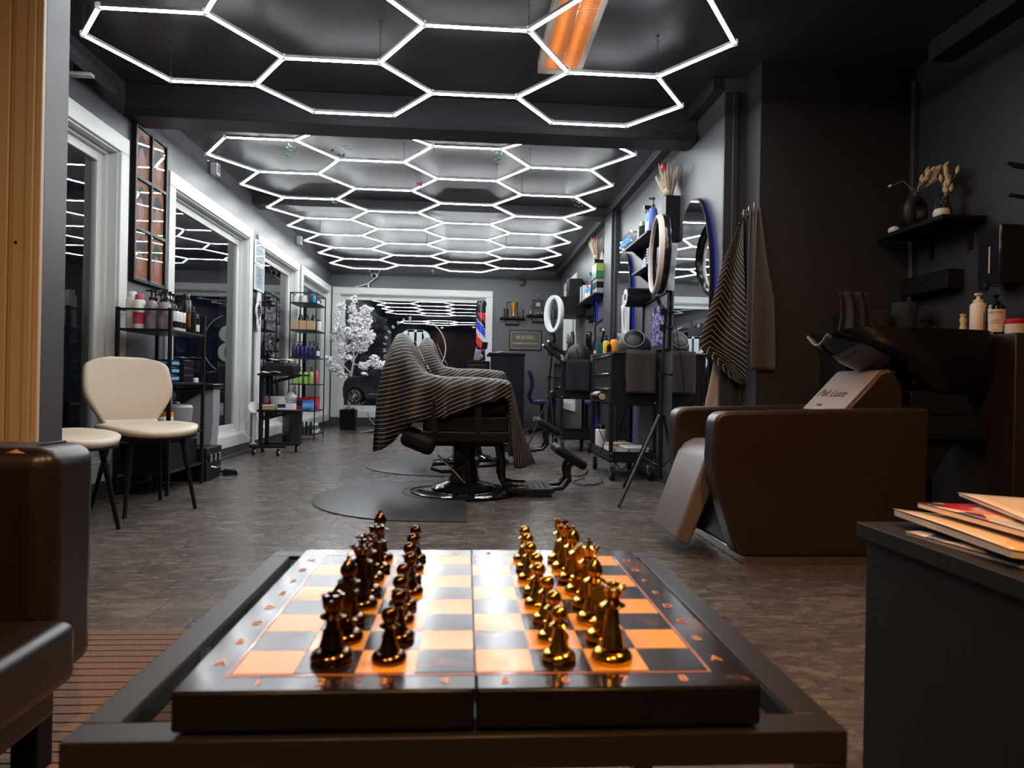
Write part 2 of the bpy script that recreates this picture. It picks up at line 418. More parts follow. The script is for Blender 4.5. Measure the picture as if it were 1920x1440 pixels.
def hexpanel(label, z, nodes, edges, hang):
    root = thing('hexagon_light', label, 'ceiling light', (0, 0, z))
    for a, b in edges:
        p, q = Vector(nodes[a]), Vector(nodes[b]); d = q - p
        rz = math.atan2(d.y, d.x); c = (p + q) / 2
        t = obj('tube', g_h, None, root, loc=(c.x, c.y, 0), rot=(0, 0, rz), scale=(d.length - 0.022, 1, 1))
        obj('diffuser', g_d, None, t)
    for p in nodes.values(): obj('connector', g_c, None, root, loc=(p[0], p[1], 0))
    for k in hang:
        x, y = nodes[k]
        obj('chain', g_k, None, root, loc=(x, y, 0.012), scale=(1, 1, ZC - z - 0.045))
        obj('ceiling_hook', g_hook, None, root, loc=(x, y, ZC - z))
    return root

CA = {'A': (-1.60, -1.155), 'B': (-0.925, -0.455), 'C': (-0.215, 0.252), 'D': (0.485, 0.945)}
RY = {0: 2.70, 1: 3.045, 2: 3.43, 3: 3.76, 4: 4.10}
nd = {}; ed = []
def bar(cn, j, cols, y):
    nd[(cn, j, 0)] = (cols[cn][0], y); nd[(cn, j, 1)] = (cols[cn][1], y); ed.append(((cn, j, 0), (cn, j, 1)))
for cn, js in (('A', (1, 3)), ('B', (0, 2, 4)), ('C', (1, 3)), ('D', (0, 2, 4))):
    for j in js: bar(cn, j, CA, RY[j])
def weave(order):
    for a, b in zip(order, order[1:]):
        for k in list(nd):
            if k[0] == a and k[2] == 1:
                for j2 in (k[1] - 1, k[1] + 1):
                    if (b, j2, 0) in nd: ed.append((k, (b, j2, 0)))
weave('ABCD')
nd['TL'] = (-1.80, 3.30); ed += [('TL', ('A', 1, 0)), ('TL', ('A', 3, 0))]
nd['TR1'] = (1.20, 3.06); nd['TR3'] = (1.18, 3.775)
ed += [('TR1', ('D', 0, 1)), ('TR1', ('D', 2, 1)), ('TR3', ('D', 2, 1)), ('TR3', ('D', 4, 1))]
hexpanel('white honeycomb tube light hung in front of the near ceiling beam', 2.28, nd, ed, [('A', 3, 0), ('B', 2, 1), ('C', 1, 1), ('D', 2, 1), 'TL'])

CB = {'A': (-1.676, -1.206), 'B': (-0.976, -0.496), 'C': (-0.259, 0.219), 'D': (0.457, 0.924)}
Z2 = 2.352
def ry(j): return 4.575 if j < 0 else 4.804 + 0.3817 * j
nd = {}; ed = []
for cn in 'AC':
    for j in range(0, 15, 2): bar(cn, j, CB, ry(j))
for cn in 'BD':
    for j in range(-1, 14, 2): bar(cn, j, CB, ry(j))
weave('ABCD')
for j in range(1, 14, 2):
    nd[('TL', j, 0)] = (-1.935, ry(j)); ed += [(('TL', j, 0), ('A', j - 1, 0)), (('TL', j, 0), ('A', j + 1, 0))]
for j in range(0, 13, 2):
    nd[('TR', j, 0)] = (1.175, ry(j)); ed += [(('TR', j, 0), ('D', j - 1, 1)), (('TR', j, 0), ('D', j + 1, 1))]
hang = [('A', 0, 0), ('A', 4, 1), ('A', 8, 0), ('B', 1, 1), ('B', 5, 0), ('B', 9, 1), ('C', 2, 1), ('C', 6, 1), ('D', 1, 0), ('D', 3, 0), ('D', 5, 1), ('D', 9, 0), ('A', 12, 1), ('C', 12, 0)]
panel2 = hexpanel('long white honeycomb tube light with leafy vines over the barber chairs', Z2, nd, ed, hang)
# thin leafy vines wound along some of its tubes (part of the decorated panel)
random.seed(3)
vine_edges = [e for e in ed if isinstance(e[0], tuple) and e[0][2] == 0 and e[0][0] in 'ABCD' and e[1][0] == e[0][0] and 0 <= e[0][1] < 6]
for a, b in vine_edges:
    p, q = Vector(nd[a]), Vector(nd[b]); g = B()
    pts = [(p.x + (q.x - p.x) * t / 10, p.y + 0.011 * math.sin(t * 2.2), 0.019 + 0.005 * math.cos(t * 2.2)) for t in range(11)]
    g.tube(pts, 0.0016, 4)
    for t in pts[1:-1:2]:
        s = random.choice((-1, 1)); g.add([(t[0], t[1], t[2]), (t[0] + 0.012, t[1] + 0.008 * s, t[2] + 0.004), (t[0] + 0.024, t[1], t[2] + 0.012), (t[0] + 0.012, t[1] - 0.008 * s, t[2] + 0.006)], [(0, 1, 2, 3)])
    obj('vine', g, m_leaf, panel2)
def leafcluster(name, label, loc, n, m, size=0.035, spread=0.05, group=None, cat='decoration'):
    g = B()
    for k in range(n):
        c = Vector((random.uniform(-1, 1), random.uniform(-1, 1), random.uniform(-1.4, 0.4))) * spread
        a = random.uniform(0, 2 * PI); d = Vector((math.cos(a), math.sin(a), random.uniform(-0.8, 0.3))).normalized() * size; s = d.cross(Vector((0, 0, 1))).normalized() * size * 0.4
        g.add([c, c + d * 0.5 + s, c + d, c + d * 0.5 - s], [(0, 1, 2, 3)])
    o = obj(name, g, m, None, loc=loc, solid=0.001)
    return tag(o, label, cat, group)
m_leaf2 = mat('pale green leaf', (0.22, 0.42, 0.22), 0.5, var=0.3, scale=30)
def at(node): x, y = nd[node]; return (x, y, Z2 - 0.012)
leafcluster('leaf_sprig', 'green leaf sprig tied to the corner left of the white wall socket', (-1.935, ry(1), Z2 + 0.012), 14, m_leaf)
leafcluster('leaf_sprig', 'pale green leaf sprig under the first lit bar by the beam', (-1.25, 4.83, Z2 - 0.03), 9, m_leaf2)
leafcluster('leaf_sprig', 'dark green leaf bunch hanging from a chain below the beam', (-0.976, 5.19, Z2 + 0.09), 16, m_leaf, spread=0.06)
leafcluster('leaf_sprig', 'green leaf bunch beneath the left lit hexagons', (-1.20, 6.33, Z2 + 0.06), 14, m_leaf, spread=0.06)
leafcluster('leaf_sprig', 'pale green sprig at the lit node behind the beam', (0.219, 4.80, Z2 - 0.03), 9, m_leaf2)
leafcluster('leaf_sprig', 'pale green sprig on the right zigzag edge of the lights', (0.97, 5.99, Z2 - 0.03), 7, m_leaf2, size=0.025, spread=0.03)
leafcluster('leaf_sprig', 'small pale sprig on the far lit bars above the logo', (-0.496, ry(13), Z2 - 0.02), 8, m_leaf2)
def butterfly(loc, rz, mw, label):
    t = thing('butterfly_clip', label, 'decoration', loc, rz)
    obj('body', B().ball((0, 0, 0), 0.006, 8, (0.7, 3, 0.7)), m_black, t)
    for s in (-1, 1):
        obj('wing', B().prism([(s * 0.004, -0.005), (s * 0.035, -0.035), (s * 0.045, -0.01), (s * 0.03, 0.0), (s * 0.045, 0.02), (s * 0.03, 0.032), (s * 0.004, 0.006)], 'z', -0.0006, 0.0006), mw, t, rot=(0, -s * 0.6, 0))
    return t
m_pink = mat('magenta foil', (0.75, 0.06, 0.25), 0.35); m_peach = mat('peach foil', (0.8, 0.35, 0.25), 0.4)
butterfly((-0.25, 4.80, Z2 - 0.02), 0.4, m_peach, 'peach butterfly clipped to the lit node behind the beam')
butterfly((-0.40, 5.75, Z2 - 0.015), 1.0, m_pink, 'magenta butterfly on a slanting tube in the middle of the long light')
butterfly((-1.206, ry(8), Z2 - 0.012), 0.2, m_pink, 'magenta butterfly on the far left tubes of the long light')

# ================================================================ WARM LOUVRED CEILING LAMPS
m_warm = emat('warm fluorescent tube', (1.0, 0.40, 0.085), WARM_E)
m_lframe = mat('cream lamp frame', (0.75, 0.62, 0.5), 0.4)
m_lslat = mat('satin aluminium louvre', (0.85, 0.62, 0.40), 0.3, metal=0.6)
def louvre(label, x, y, rz=0.0):
    t = thing('louvred_ceiling_lamp', label, 'ceiling lamp', (x, y, ZC - 0.062), rz, 'recessed warm ceiling lamps')
    W, Ln, e = 0.24, 1.22, 0.028
    for nm, c, d in (('side_frame', (-W / 2 + e / 2, 0), (e, Ln)), ('side_frame', (W / 2 - e / 2, 0), (e, Ln)), ('end_frame', (0, -Ln / 2 + e), (W - 2 * e, 2 * e)), ('end_frame', (0, Ln / 2 - e), (W - 2 * e, 2 * e))):
        obj(nm, B().box((c[0], c[1], 0.03), (d[0], d[1], 0.062)), m_lframe, t, bev=0.003)
    obj('centre_rail', B().box((0, 0, 0.012), (0.006, Ln - 4 * e, 0.02)), m_lslat, t)
    s = B().box((0, 0, 0.012), (W - 2 * e, 0.0022, 0.020)).mesh('slat', m_lslat, False)
    n = 44
    for k in range(n): obj('slat', s, None, t, loc=(0, -Ln / 2 + 2 * e + (Ln - 4 * e) * (k + 0.5) / n, 0))
    for sx in (-0.045, 0.045):
        obj('fluorescent_tube', B().cyl((sx, -Ln / 2 + 0.06, 0.042), (sx, Ln / 2 - 0.06, 0.042), 0.013, n=10), m_warm, t)
    obj('reflector', B().box((0, 0, 0.058), (W - 2 * e, Ln - 2 * e, 0.004)), m_lframe, t)
    return t
louvre('orange louvred ceiling lamp above the honeycomb light', 0.485, 3.17)
m_spot = emat('warm downlight lens', (1.0, 0.54, 0.23), SPOT_E)
def downlight(label, x, y):
    t = thing('recessed_downlight', label, 'ceiling lamp', (x, y, ZC), 0, 'warm recessed downlights')
    obj('trim_ring', B().lathe([(0.075, 0), (0.072, -0.008), (0.052, -0.006), (0.050, 0)], 28), m_lframe, t)
    obj('lens', B().lathe([(0.048, -0.003), (0, -0.0035)], 24), m_spot, t)
downlight('warm round downlight above the chess table', 0.22, -0.20)
downlight('warm round downlight behind the leather armchair', -0.80, -0.75)
downlight('warm round downlight above the black cabinet', 1.05, 0.95)
# ================================================================ FRONT : TABLE, CHESS, SEATING
m_tframe = mat('brown black steel', (0.020, 0.016, 0.014), 0.36, metal=0.1, spec=0.3, var=0.15, scale=30)
t = thing('coffee_table', 'square dark steel coffee table with glass top carrying the chess board', 'table', (0, 0, 0))
TX0, TX1, TY0, TY1, TZ = -0.293, 0.308, 0.522, 1.096, 0.43
rw, rh = 0.030, 0.026
for nm, lo, hi in (('top_rail', (TX0, TY0, TZ - rh), (TX1, TY0 + rw, TZ)), ('top_rail', (TX0, TY1 - rw, TZ - rh), (TX1, TY1, TZ)),
                   ('top_rail', (TX0, TY0 + rw, TZ - rh), (TX0 + rw, TY1 - rw, TZ)), ('top_rail', (TX1 - rw, TY0 + rw, TZ - rh), (TX1, TY1 - rw, TZ))):
    obj(nm, B().lohi(lo, hi), m_tframe, t, bev=0.0012)
for x in (TX0, TX1 - rw):
    for y in (TY0, TY1 - rw): obj('leg', B().lohi((x, y, 0.0135 if x < -0.1 else 0), (x + rw, y + rw, TZ - rh)), m_tframe, t, bev=0.0012)
m_tglass = glassmat('smoked table glass', (0.62, 0.66, 0.66), 1.5, 0.0)
obj('glass_top', B().lohi((TX0 + rw - 0.004, TY0 + rw - 0.004, TZ - 0.010), (TX1 - rw + 0.004, TY1 - rw + 0.004, TZ - 0.003)), m_tglass, t)

# chess board
def marble(name, dark, light, thr):
    M = bpy.data.materials.new(name); M.use_nodes = True; nt = M.node_tree; L = nt.links; b = nt.nodes['Principled BSDF']
    tc = nt.nodes.new('ShaderNodeNewGeometry'); n = nt.nodes.new('ShaderNodeTexNoise'); n.inputs['Scale'].default_value = 9; n.inputs['Detail'].default_value = 6; n.inputs['Distortion'].default_value = 2.2
    L.new(tc.outputs['Position'], n.inputs['Vector'])
    cr = nt.nodes.new('ShaderNodeValToRGB'); e = cr.color_ramp.elements
    e[0].position = thr; e[0].color = dark + (1,); e[1].position = thr + 0.035; e[1].color = light + (1,)
    k = cr.color_ramp.elements.new(thr + 0.07); k.color = dark + (1,)
    L.new(n.outputs['Fac'], cr.inputs[0]); L.new(cr.outputs[0], b.inputs['Base Color'])
    b.inputs['Roughness'].default_value = 0.17; b.inputs['Specular IOR Level'].default_value = 0.35; b.inputs['Coat Weight'].default_value = 0.12; b.inputs['Coat Roughness'].default_value = 0.08
    MATS[name] = M
    return M
m_bdark = marble('dark walnut lacquer', (0.014, 0.009, 0.008), (0.14, 0.055, 0.03), 0.62)
m_blight = mat('amber wood inlay', (0.84, 0.40, 0.055), 0.22, var=0.10, scale=30, coat=0.1, spec=0.3, stretch=(1, 8, 1))
m_bside = mat('black lacquer', (0.006, 0.005, 0.005), 0.3, spec=0.25, var=0.1)
m_bline = mat('copper inlay line', (0.50, 0.17, 0.06), 0.25, coat=0.8)
bd = thing('chess_board', 'folding dark lacquered chess board with amber squares on the glass table', 'chess board', (0, 0, 0))
BX0, BX1, BY0, BY1, BZ0, BZ1 = -0.216, 0.239, 0.527, 0.967, 0.4300, 0.4645
FX, FY, CS, CR = -0.180, 0.557, 0.048, 0.0467
for nm, a, b2 in (('board_half', BX0, 0.0118), ('board_half', 0.0128, BX1)):
    obj(nm, B().lohi((a, BY0, BZ0 + 0.003), (b2, BY1, BZ1 - 0.0008)), m_bside, bd, bev=0.003, seg=3)
    obj('top_veneer', B().lohi((a + 0.0015, BY0 + 0.0015, BZ1 - 0.0012), (b2 - 0.0002, BY1 - 0.0015, BZ1)), m_bdark, bd)
for x in (BX0 + 0.02, -0.02, 0.04, BX1 - 0.02):
    for y in (BY0 + 0.05, BY1 - 0.05): obj('foot', B().cyl((x, y, BZ0 - 0.0028), (x, y, BZ0 + 0.004), 0.006), m_black, bd)
sq = B().box((0, 0, 0), (CS - 0.0006, CR - 0.0006, 0.0008)).mesh('square', m_blight, False)
sqd = B().box((0, 0, 0), (CS - 0.0006, CR - 0.0006, 0.0007)).mesh('square', m_bdark, False)
for c in range(8):
    for r in range(8):
        obj('square', sq if (c + r) % 2 == 0 else sqd, None, bd, loc=(FX + CS * (c + 0.5) + (0.0006 if c > 3 else -0.0006), FY + CR * (r + 0.5), BZ1 + 0.0002))
for lo, hi in (((FX - 0.004, FY - 0.004), (0.0118, FY - 0.002)), ((0.0128, FY - 0.004), (FX + 8 * CS + 0.004, FY - 0.002)), ((FX - 0.004, FY + 8 * CR + 0.002), (0.0118, FY + 8 * CR + 0.004)), ((0.0128, FY + 8 * CR + 0.002), (FX + 8 * CS + 0.004, FY + 8 * CR + 0.004)),
               ((FX - 0.004, FY - 0.002), (FX - 0.002, FY + 8 * CR + 0.002)), ((FX + 8 * CS + 0.002, FY - 0.002), (FX + 8 * CS + 0.004, FY + 8 * CR + 0.002))):
    obj('inlay_line', B().lohi(lo + (BZ1 - 0.001,), hi + (BZ1 + 0.0005,)), m_bline, bd)
m_digit = mat('amber lettering', (0.75, 0.33, 0.10), 0.3)
for c in range(8):
    lettering('numeral', str(c + 1), 0.016, m_digit, bd, (FX + CS * (c + 0.5), FY - 0.016, BZ1 + 0.0004), (0, 0, 0), 0.0003)
    lettering('numeral', str(c + 1), 0.016, m_digit, bd, (FX + CS * (c + 0.5), FY + 8 * CR + 0.017, BZ1 + 0.0004), (0, 0, PI), 0.0003)
    for x, rz in ((FX - 0.017, 0), (FX + 8 * CS + 0.017, 0)):
        lettering('letter', 'ABCDEFGH'[c], 0.015, m_digit, bd, (x, FY + CR * (c + 0.5), BZ1 + 0.0004), (0, 0, rz), 0.0003)
for y in (0.634, 0.846):
    obj('brass_clasp', B().lohi((BX0 - 0.004, y - 0.010, BZ1 - 0.022), (BX0, y + 0.010, BZ1 - 0.006)).cyl((BX0 - 0.006, y, BZ1 - 0.012), (BX0 - 0.001, y, BZ1 - 0.012), 0.005), m_gold, bd, bev=0.001)

# chess men
m_pgold = mat('polished brass chessman', (0.68, 0.40, 0.055), 0.14, metal=1.0, var=0.05)
m_pdark = mat('antique bronze chessman', (0.13, 0.075, 0.035), 0.16, metal=1.0, var=0.1)
BASE = [(0, 0), (0.0165, 0), (0.0178, 0.0018), (0.0178, 0.0045), (0.0160, 0.0075), (0.0120, 0.0098)]
def stem(h, top=0.0052): return [(0.0108, 0.012), (0.0092, 0.018), (0.0078, 0.026), (0.0064, h * 0.62), (top, h)]
def man(kind, m):
    """parts of one chessman: list of (name, mesh)"""
    P = []
    if kind == 'pawn':
        s = 0.84
        P.append(('base', B().lathe([(r * s, z * s) for r, z in BASE], 20)))
        P.append(('stem', B().lathe([(0.0095, 0.0078), (0.0074, 0.013), (0.0054, 0.021), (0.0042, 0.0285)], 18)))
        P.append(('collar', B().lathe([(0.0042, 0.0275), (0.0080, 0.0285), (0.0088, 0.0295), (0.0060, 0.0315), (0.0040, 0.033)], 18)))
        P.append(('head', B().ball((0, 0, 0.0385), 0.0074, 16)))
    else:
        P.append(('base', B().lathe(BASE, 22)))
        hh = {'rook': 0.036, 'knight': 0.018, 'bishop': 0.040, 'queen': 0.046, 'king': 0.046}[kind]
        P.append(('stem', B().lathe(stem(hh), 20)))
        P.append(('collar', B().lathe([(0.005, hh - 0.001), (0.0100, hh), (0.0112, hh + 0.0012), (0.0075, hh + 0.0032), (0.0055, hh + 0.005)], 20)))
        z = hh + 0.004
        if kind == 'rook':
            P.append(('tower', B().lathe([(0.0055, z), (0.0085, z + 0.005), (0.0090, z + 0.012), (0.0062, z + 0.012), (0.0058, z + 0.009), (0, z + 0.009)], 20)))
            g = B()
            for k in range(6):
                a = k * PI / 3; g.box((0.0077 * math.cos(a), 0.0077 * math.sin(a), z + 0.0138), (0.0032, 0.0042, 0.0045), E3(0, 0, a))
            P.append(('battlements', g))
        elif kind == 'bishop':
            P.append(('mitre', B().lathe([(0.0052, z), (0.0082, z + 0.006), (0.0080, z + 0.010), (0.0050, z + 0.0155), (0.0018, z + 0.0185)], 18)))
            P.append(('finial', B().ball((0, 0, z + 0.0200), 0.0024, 10)))
        elif kind in ('queen', 'king'):
            P.append(('crown', B().lathe([(0.0052, z), (0.0078, z + 0.006), (0.0108, z + 0.012), (0.0090, z + 0.0122), (0.0050, z + 0.010), (0, z + 0.0095)], 20)))
            g = B()
            for k in range(8):
                a = k * PI / 4; g.ball((0.0098 * math.cos(a), 0.0098 * math.sin(a), z + 0.0128), 0.0022, 8)
            P.append(('crown_points', g))
            if kind == 'queen': P.append(('finial', B().ball((0, 0, z + 0.0145), 0.0042, 10)))
            else: P.append(('cross', B().box((0, 0, z + 0.0165), (0.0026, 0.0022, 0.014)).box((0, 0, z + 0.0185), (0.0085, 0.0022, 0.0026))))
        elif kind == 'knight':
            out = [(-0.0085, 0.0), (0.0080, 0.0), (0.0078, 0.008), (0.0060, 0.015), (0.0100, 0.0175), (0.0135, 0.0205), (0.0125, 0.0245), (0.0085, 0.0270), (0.0050, 0.0320), (0.0025, 0.0350), (0.0000, 0.0325), (-0.0050, 0.0300), (-0.0088, 0.0230), (-0.0098, 0.0120)]
            P.append(('horse_head', B().prism([(x, zz + hh + 0.003) for x, zz in out], 'y', -0.0042, 0.0042)))
            P.append(('mane', B().prism([(-0.0088, hh + 0.006), (-0.0118, hh + 0.014), (-0.0105, hh + 0.026), (-0.0055, hh + 0.034), (-0.0045, hh + 0.031), (-0.0085, hh + 0.022)], 'y', -0.0018, 0.0018)))
    return [(n, g.mesh(n, m)) for n, g in P]
proto = {}
def put(kind, side, c, r, label):
    m, nm = (m_pdark, 'dark') if side == 'd' else (m_pgold, 'gold')
    if (kind, side) not in proto: proto[(kind, side)] = man(kind, m)
    rz = random.uniform(-0.3, 0.3) + (0 if side == 'd' else PI)
    t = thing('chess_' + kind, label, 'chess piece', (FX + CS * (c + 0.5) + random.uniform(-0.003, 0.003), FY + CR * (r + 0.5) + random.uniform(-0.003, 0.003), BZ1 + 0.0006), rz, ('bronze' if side == 'd' else 'golden') + (' chess pawns' if kind == 'pawn' else ' chess figures') + ' on the board')
    for n, me in proto[(kind, side)]: obj(n, me, None, t)
random.seed(11)
PLACE = ['nearest the camera', 'second from the camera end', 'third from the camera end', 'fourth from the camera end', 'fifth from the camera end', 'sixth from the camera end', 'second from the far board edge', 'at the far board edge']
DK = ['rook', 'knight', 'bishop', 'king', 'queen', 'knight', 'rook', 'bishop']
GK = ['queen', 'knight', 'bishop', 'king', 'knight', 'bishop', 'rook', 'rook']
for r in range(8):
    put(DK[r], 'd', 1, r, 'dark bronze chess %s, %s in its outer file' % (DK[r], PLACE[r]))
    put('pawn', 'd', 2, r, 'dark bronze chess pawn, %s in its file' % PLACE[r])
    put('pawn', 'g', 5, r, 'golden chess pawn, %s in its file' % PLACE[r])
    put(GK[r], 'g', 6, r, 'golden chess %s, %s in its outer file' % (GK[r], PLACE[r]))

# leather armchair
m_leather = mat('dark brown leather', (0.015, 0.0095, 0.008), 0.33, var=0.25, scale=25, bump=0.12)
m_worn = mat('worn tan leather', (0.38, 0.20, 0.09), 0.8, var=0.35, scale=60)
ac = thing('leather_armchair', 'dark brown leather armchair with a scuffed arm beside the table', 'armchair', (0, 0, 0))
for y0, y1 in ((1.21, 1.365), (0.40, 0.555)):
    obj('arm', B().lohi((-1.50, y0, 0.160), (-0.70, y1, 0.575)), m_leather, ac, bev=0.035, seg=5)
obj('seat_cushion', B().lohi((-1.30, 0.56, 0.185), (-0.645, 1.205, 0.290)), m_leather, ac, bev=0.022, seg=4)
obj('base_frame', B().lohi((-1.48, 0.54, 0.120), (-0.69, 1.22, 0.187)), m_leather, ac, bev=0.008)
obj('backrest', B().box((-1.40, 0.885, 0.50), (0.18, 0.65, 0.62), E3(0, -0.14, 0)), m_leather, ac, bev=0.035, seg=4)
obj('arm_seam', B().tube([(-0.745, 1.213, 0.20), (-0.745, 1.209, 0.50), (-0.745, 1.228, 0.566), (-0.745, 1.255, 0.5775), (-0.745, 1.33, 0.5775), (-0.745, 1.362, 0.55)], 0.0022, 5), m_black, ac)
for x, y in ((-0.74, 1.24), (-1.44, 1.24), (-0.74, 0.50), (-1.44, 0.50)):
    obj('leg', B().box((x, y, 0.0889), (0.045, 0.045, 0.150)), m_black, ac, bev=0.003)
for cx, cy, rr in ((-0.765, 1.222, 0.016), (-0.745, 1.2245, 0.009)):
    pts = [(cx + rr * (1 + 0.35 * math.sin(3 * k)) * math.cos(k * PI / 6), rr * 0.45 * (1 + 0.3 * math.cos(2 * k)) * math.sin(k * PI / 6)) for k in range(12)]
    obj('scuff', B().add([(x, cy + 0.4 * v - 0.0005, 0.5635 + v * 0.9) for x, v in pts], [tuple(range(12))]), m_worn, ac, solid=0.0015)

# ribbed brown rug
m_rug = mat('brown ribbed carpet', (0.22, 0.14, 0.10), 0.95, var=0.35, scale=160, bump=0.6)
m_rugd = mat('dark rug backing', (0.018, 0.013, 0.011), 0.9)
rg = thing('ribbed_rug', 'brown ribbed rug with dark grooves under armchair and table', 'rug', (0, 0, 0))
RX0, RX1, RYa, RYb = -1.95, -0.128, 0.02, 1.92
obj('backing', B().lohi((RX0, RYa, 0.0005), (RX1, RYb, 0.006)), m_rugd, rg)
n = 52; pr = (RYb - RYa) / n
rib = B().box((0, 0, 0), (RX1 - RX0, pr - 0.0055, 0.008)).mesh('rib', m_rug, False)
for k in range(n): obj('rib', rib, None, rg, loc=((RX0 + RX1) / 2, RYa + pr * (k + 0.5), 0.009))

# low cabinet with magazines
m_cab = mat('black stained oak', (0.010, 0.0085, 0.0085), 0.65, spec=0.25, var=0.35, scale=14, bump=0.12, stretch=(12, 12, 0.6))
cb = thing('low_cabinet', 'black wood grain low cabinet holding a pile of magazines', 'cabinet', (0, 0, 0))
CX0, CX1, CY0, CY1, CZ = 0.659, 1.25, 0.10, 1.106, 0.48
obj('top', B().lohi((CX0, CY0, CZ - 0.024), (CX1, CY1, CZ)), m_cab, cb, bev=0.0015)
obj('side_panel', B().lohi((CX0 + 0.012, CY0 + 0.01, 0), (CX0 + 0.032, CY1 - 0.012, CZ - 0.0255)), m_cab, cb, bev=0.001)
obj('side_panel', B().lohi((CX1 - 0.032, CY0 + 0.01, 0), (CX1 - 0.012, CY1 - 0.012, CZ - 0.0255)), m_cab, cb, bev=0.001)
obj('back_panel', B().lohi((CX0 + 0.032, CY1 - 0.030, 0), (CX1 - 0.032, CY1 - 0.012, CZ - 0.0255)), m_cab, cb)
obj('bottom_panel', B().lohi((CX0 + 0.032, CY0 + 0.03, 0.05), (CX1 - 0.032, CY1 - 0.030, 0.068)), m_cab, cb)
for k in range(2): obj('door', B().lohi((CX0 + 0.034 + k * 0.262, CY0 + 0.008, 0.06), (CX0 + 0.290 + k * 0.262, CY0 + 0.028, CZ - 0.03)), m_cab, cb, bev=0.002)
m_paper = mat('magazine paper', (0.80, 0.66, 0.54), 0.6, var=0.08, scale=40)
def cover(name, cols, sc):
    M = bpy.data.materials.new(name); M.use_nodes = True; nt = M.node_tree; L = nt.links; b = nt.nodes['Principled BSDF']
    tc = nt.nodes.new('ShaderNodeTexCoord'); v = nt.nodes.new('ShaderNodeTexVoronoi'); v.inputs['Scale'].default_value = sc
    cr = nt.nodes.new('ShaderNodeValToRGB'); cr.color_ramp.interpolation = 'CONSTANT'
    L.new(tc.outputs['Object'], v.inputs['Vector'])
    sp = nt.nodes.new('ShaderNodeSeparateColor'); L.new(v.outputs['Color'], sp.inputs[0]); L.new(sp.outputs[0], cr.inputs[0])
    e = cr.color_ramp.elements
    for i, c in enumerate(cols):
        if i < 2: e[i].position = i / len(cols); e[i].color = c + (1,)
        else: q = e.new(i / len(cols)); q.color = c + (1,)
    L.new(cr.outputs[0], b.inputs['Base Color']); b.inputs['Roughness'].default_value = 0.25
    MATS[name] = M; return M
cov = [cover('grey collage cover', [(0.05, 0.05, 0.06), (0.5, 0.45, 0.4), (0.75, 0.6, 0.45), (0.12, 0.1, 0.1)], 22),
       cover('cream plain cover', [(0.82, 0.66, 0.5), (0.84, 0.7, 0.54), (0.8, 0.62, 0.45)], 10),
       cover('red floral cover', [(0.55, 0.03, 0.05), (0.8, 0.55, 0.35), (0.75, 0.25, 0.2), (0.08, 0.05, 0.06), (0.5, 0.5, 0.48)], 26),
       cover('peach folded cover', [(0.85, 0.62, 0.40), (0.8, 0.52, 0.3), (0.85, 0.68, 0.5)], 9)]
def magazine(label, x, y, z, wx, wy, th, rz, cm, curl=0.0, tilt=0.0):
    t = thing('magazine', label, 'magazine', (x, y, z), rz, 'magazines on the black cabinet')
    def sheet(z0, z1, inset):
        def top(u, v): return ((u - 0.5) * (wx - inset), (v - 0.5) * (wy - inset), z1 + curl * (1 - u) ** 3 + 0.002 * math.sin(v * 3))
        g = B().grid(top, 10, 6)
        return g
    g = B(); nx = 10
    P = []
    for i in range(nx + 1):
        u = i / nx; x0 = (u - 0.5) * (wx - 0.003); c = curl * (1 - u) ** 3 * 0.9
        P += [(x0, -wy / 2 + 0.0015, c + 0.0004), (x0, wy / 2 - 0.0015, c + 0.0004), (x0, wy / 2 - 0.0015, c + th), (x0, -wy / 2 + 0.0015, c + th)]
    Fq = []
    for i in range(nx):
        for k in range(4): Fq.append((i * 4 + k, i * 4 + (k + 1) % 4, i * 4 + 4 + (k + 1) % 4, i * 4 + 4 + k))
    Fq += [(0, 1, 2, 3), (nx * 4, nx * 4 + 3, nx * 4 + 2, nx * 4 + 1)]
    obj('pages', g.add(P, Fq), m_paper, t)
    obj('front_cover', sheet(0, th + 0.0008, 0), cm, t, solid=0.0006)
    return t
z = CZ
magazine('collage covered magazine lying lowest in the pile', 0.800, 0.870, z, 0.21, 0.30, 0.004, 0.12, cov[0]); z += 0.0060
magazine('thick peach magazine with splayed page corner in the pile', 0.805, 0.935, z, 0.22, 0.28, 0.009, -0.10, cov[3], 0.010); z += 0.0205
magazine('red floral magazine with rounded spine in the pile', 0.845, 0.945, z, 0.20, 0.27, 0.007, -0.02, cov[2], 0.003); z += 0.0125
magazine('plain cream magazine on top of the pile', 0.905, 0.975, z, 0.20, 0.24, 0.004, -0.32, cov[1], 0.004)
# ================================================================ WASH CORNER
m_brown = mat('brown leatherette', (0.027, 0.016, 0.0135), 0.32, var=0.12, scale=30, bump=0.06)
m_taupe = mat('taupe leatherette', (0.27, 0.205, 0.185), 0.42, var=0.08, scale=30, bump=0.06)
m_seam = mat('dark thread', (0.10, 0.07, 0.06), 0.7)
m_steel = mat('brushed steel strip', (0.55, 0.5, 0.45), 0.3, metal=1.0, scale=4, stretch=(1, 1, 30))
ws = thing('backwash_chair', 'brown backwash chair with tilted leg rest and gloss black basin', 'wash chair', (0, 0, 0))
prof = [(1.11, 0.035), (1.86, 0.035), (1.865, 0.636), (1.03, 0.607), (1.005, 0.600), (0.988, 0.585), (0.980, 0.560), (0.974, 0.42), (0.985, 0.335), (1.03, 0.19), (1.075, 0.06), (1.09, 0.042)]
for y0, y1 in ((2.625, 2.735), (3.120, 3.235)):
    obj('arm_panel', B().prism(prof, 'y', y0, y1), m_brown, ws, bev=0.016, seg=4)
obj('seat', B().lohi((1.10, 2.737, 0.20), (1.62, 3.118, 0.445)), m_brown, ws, bev=0.04, seg=4)
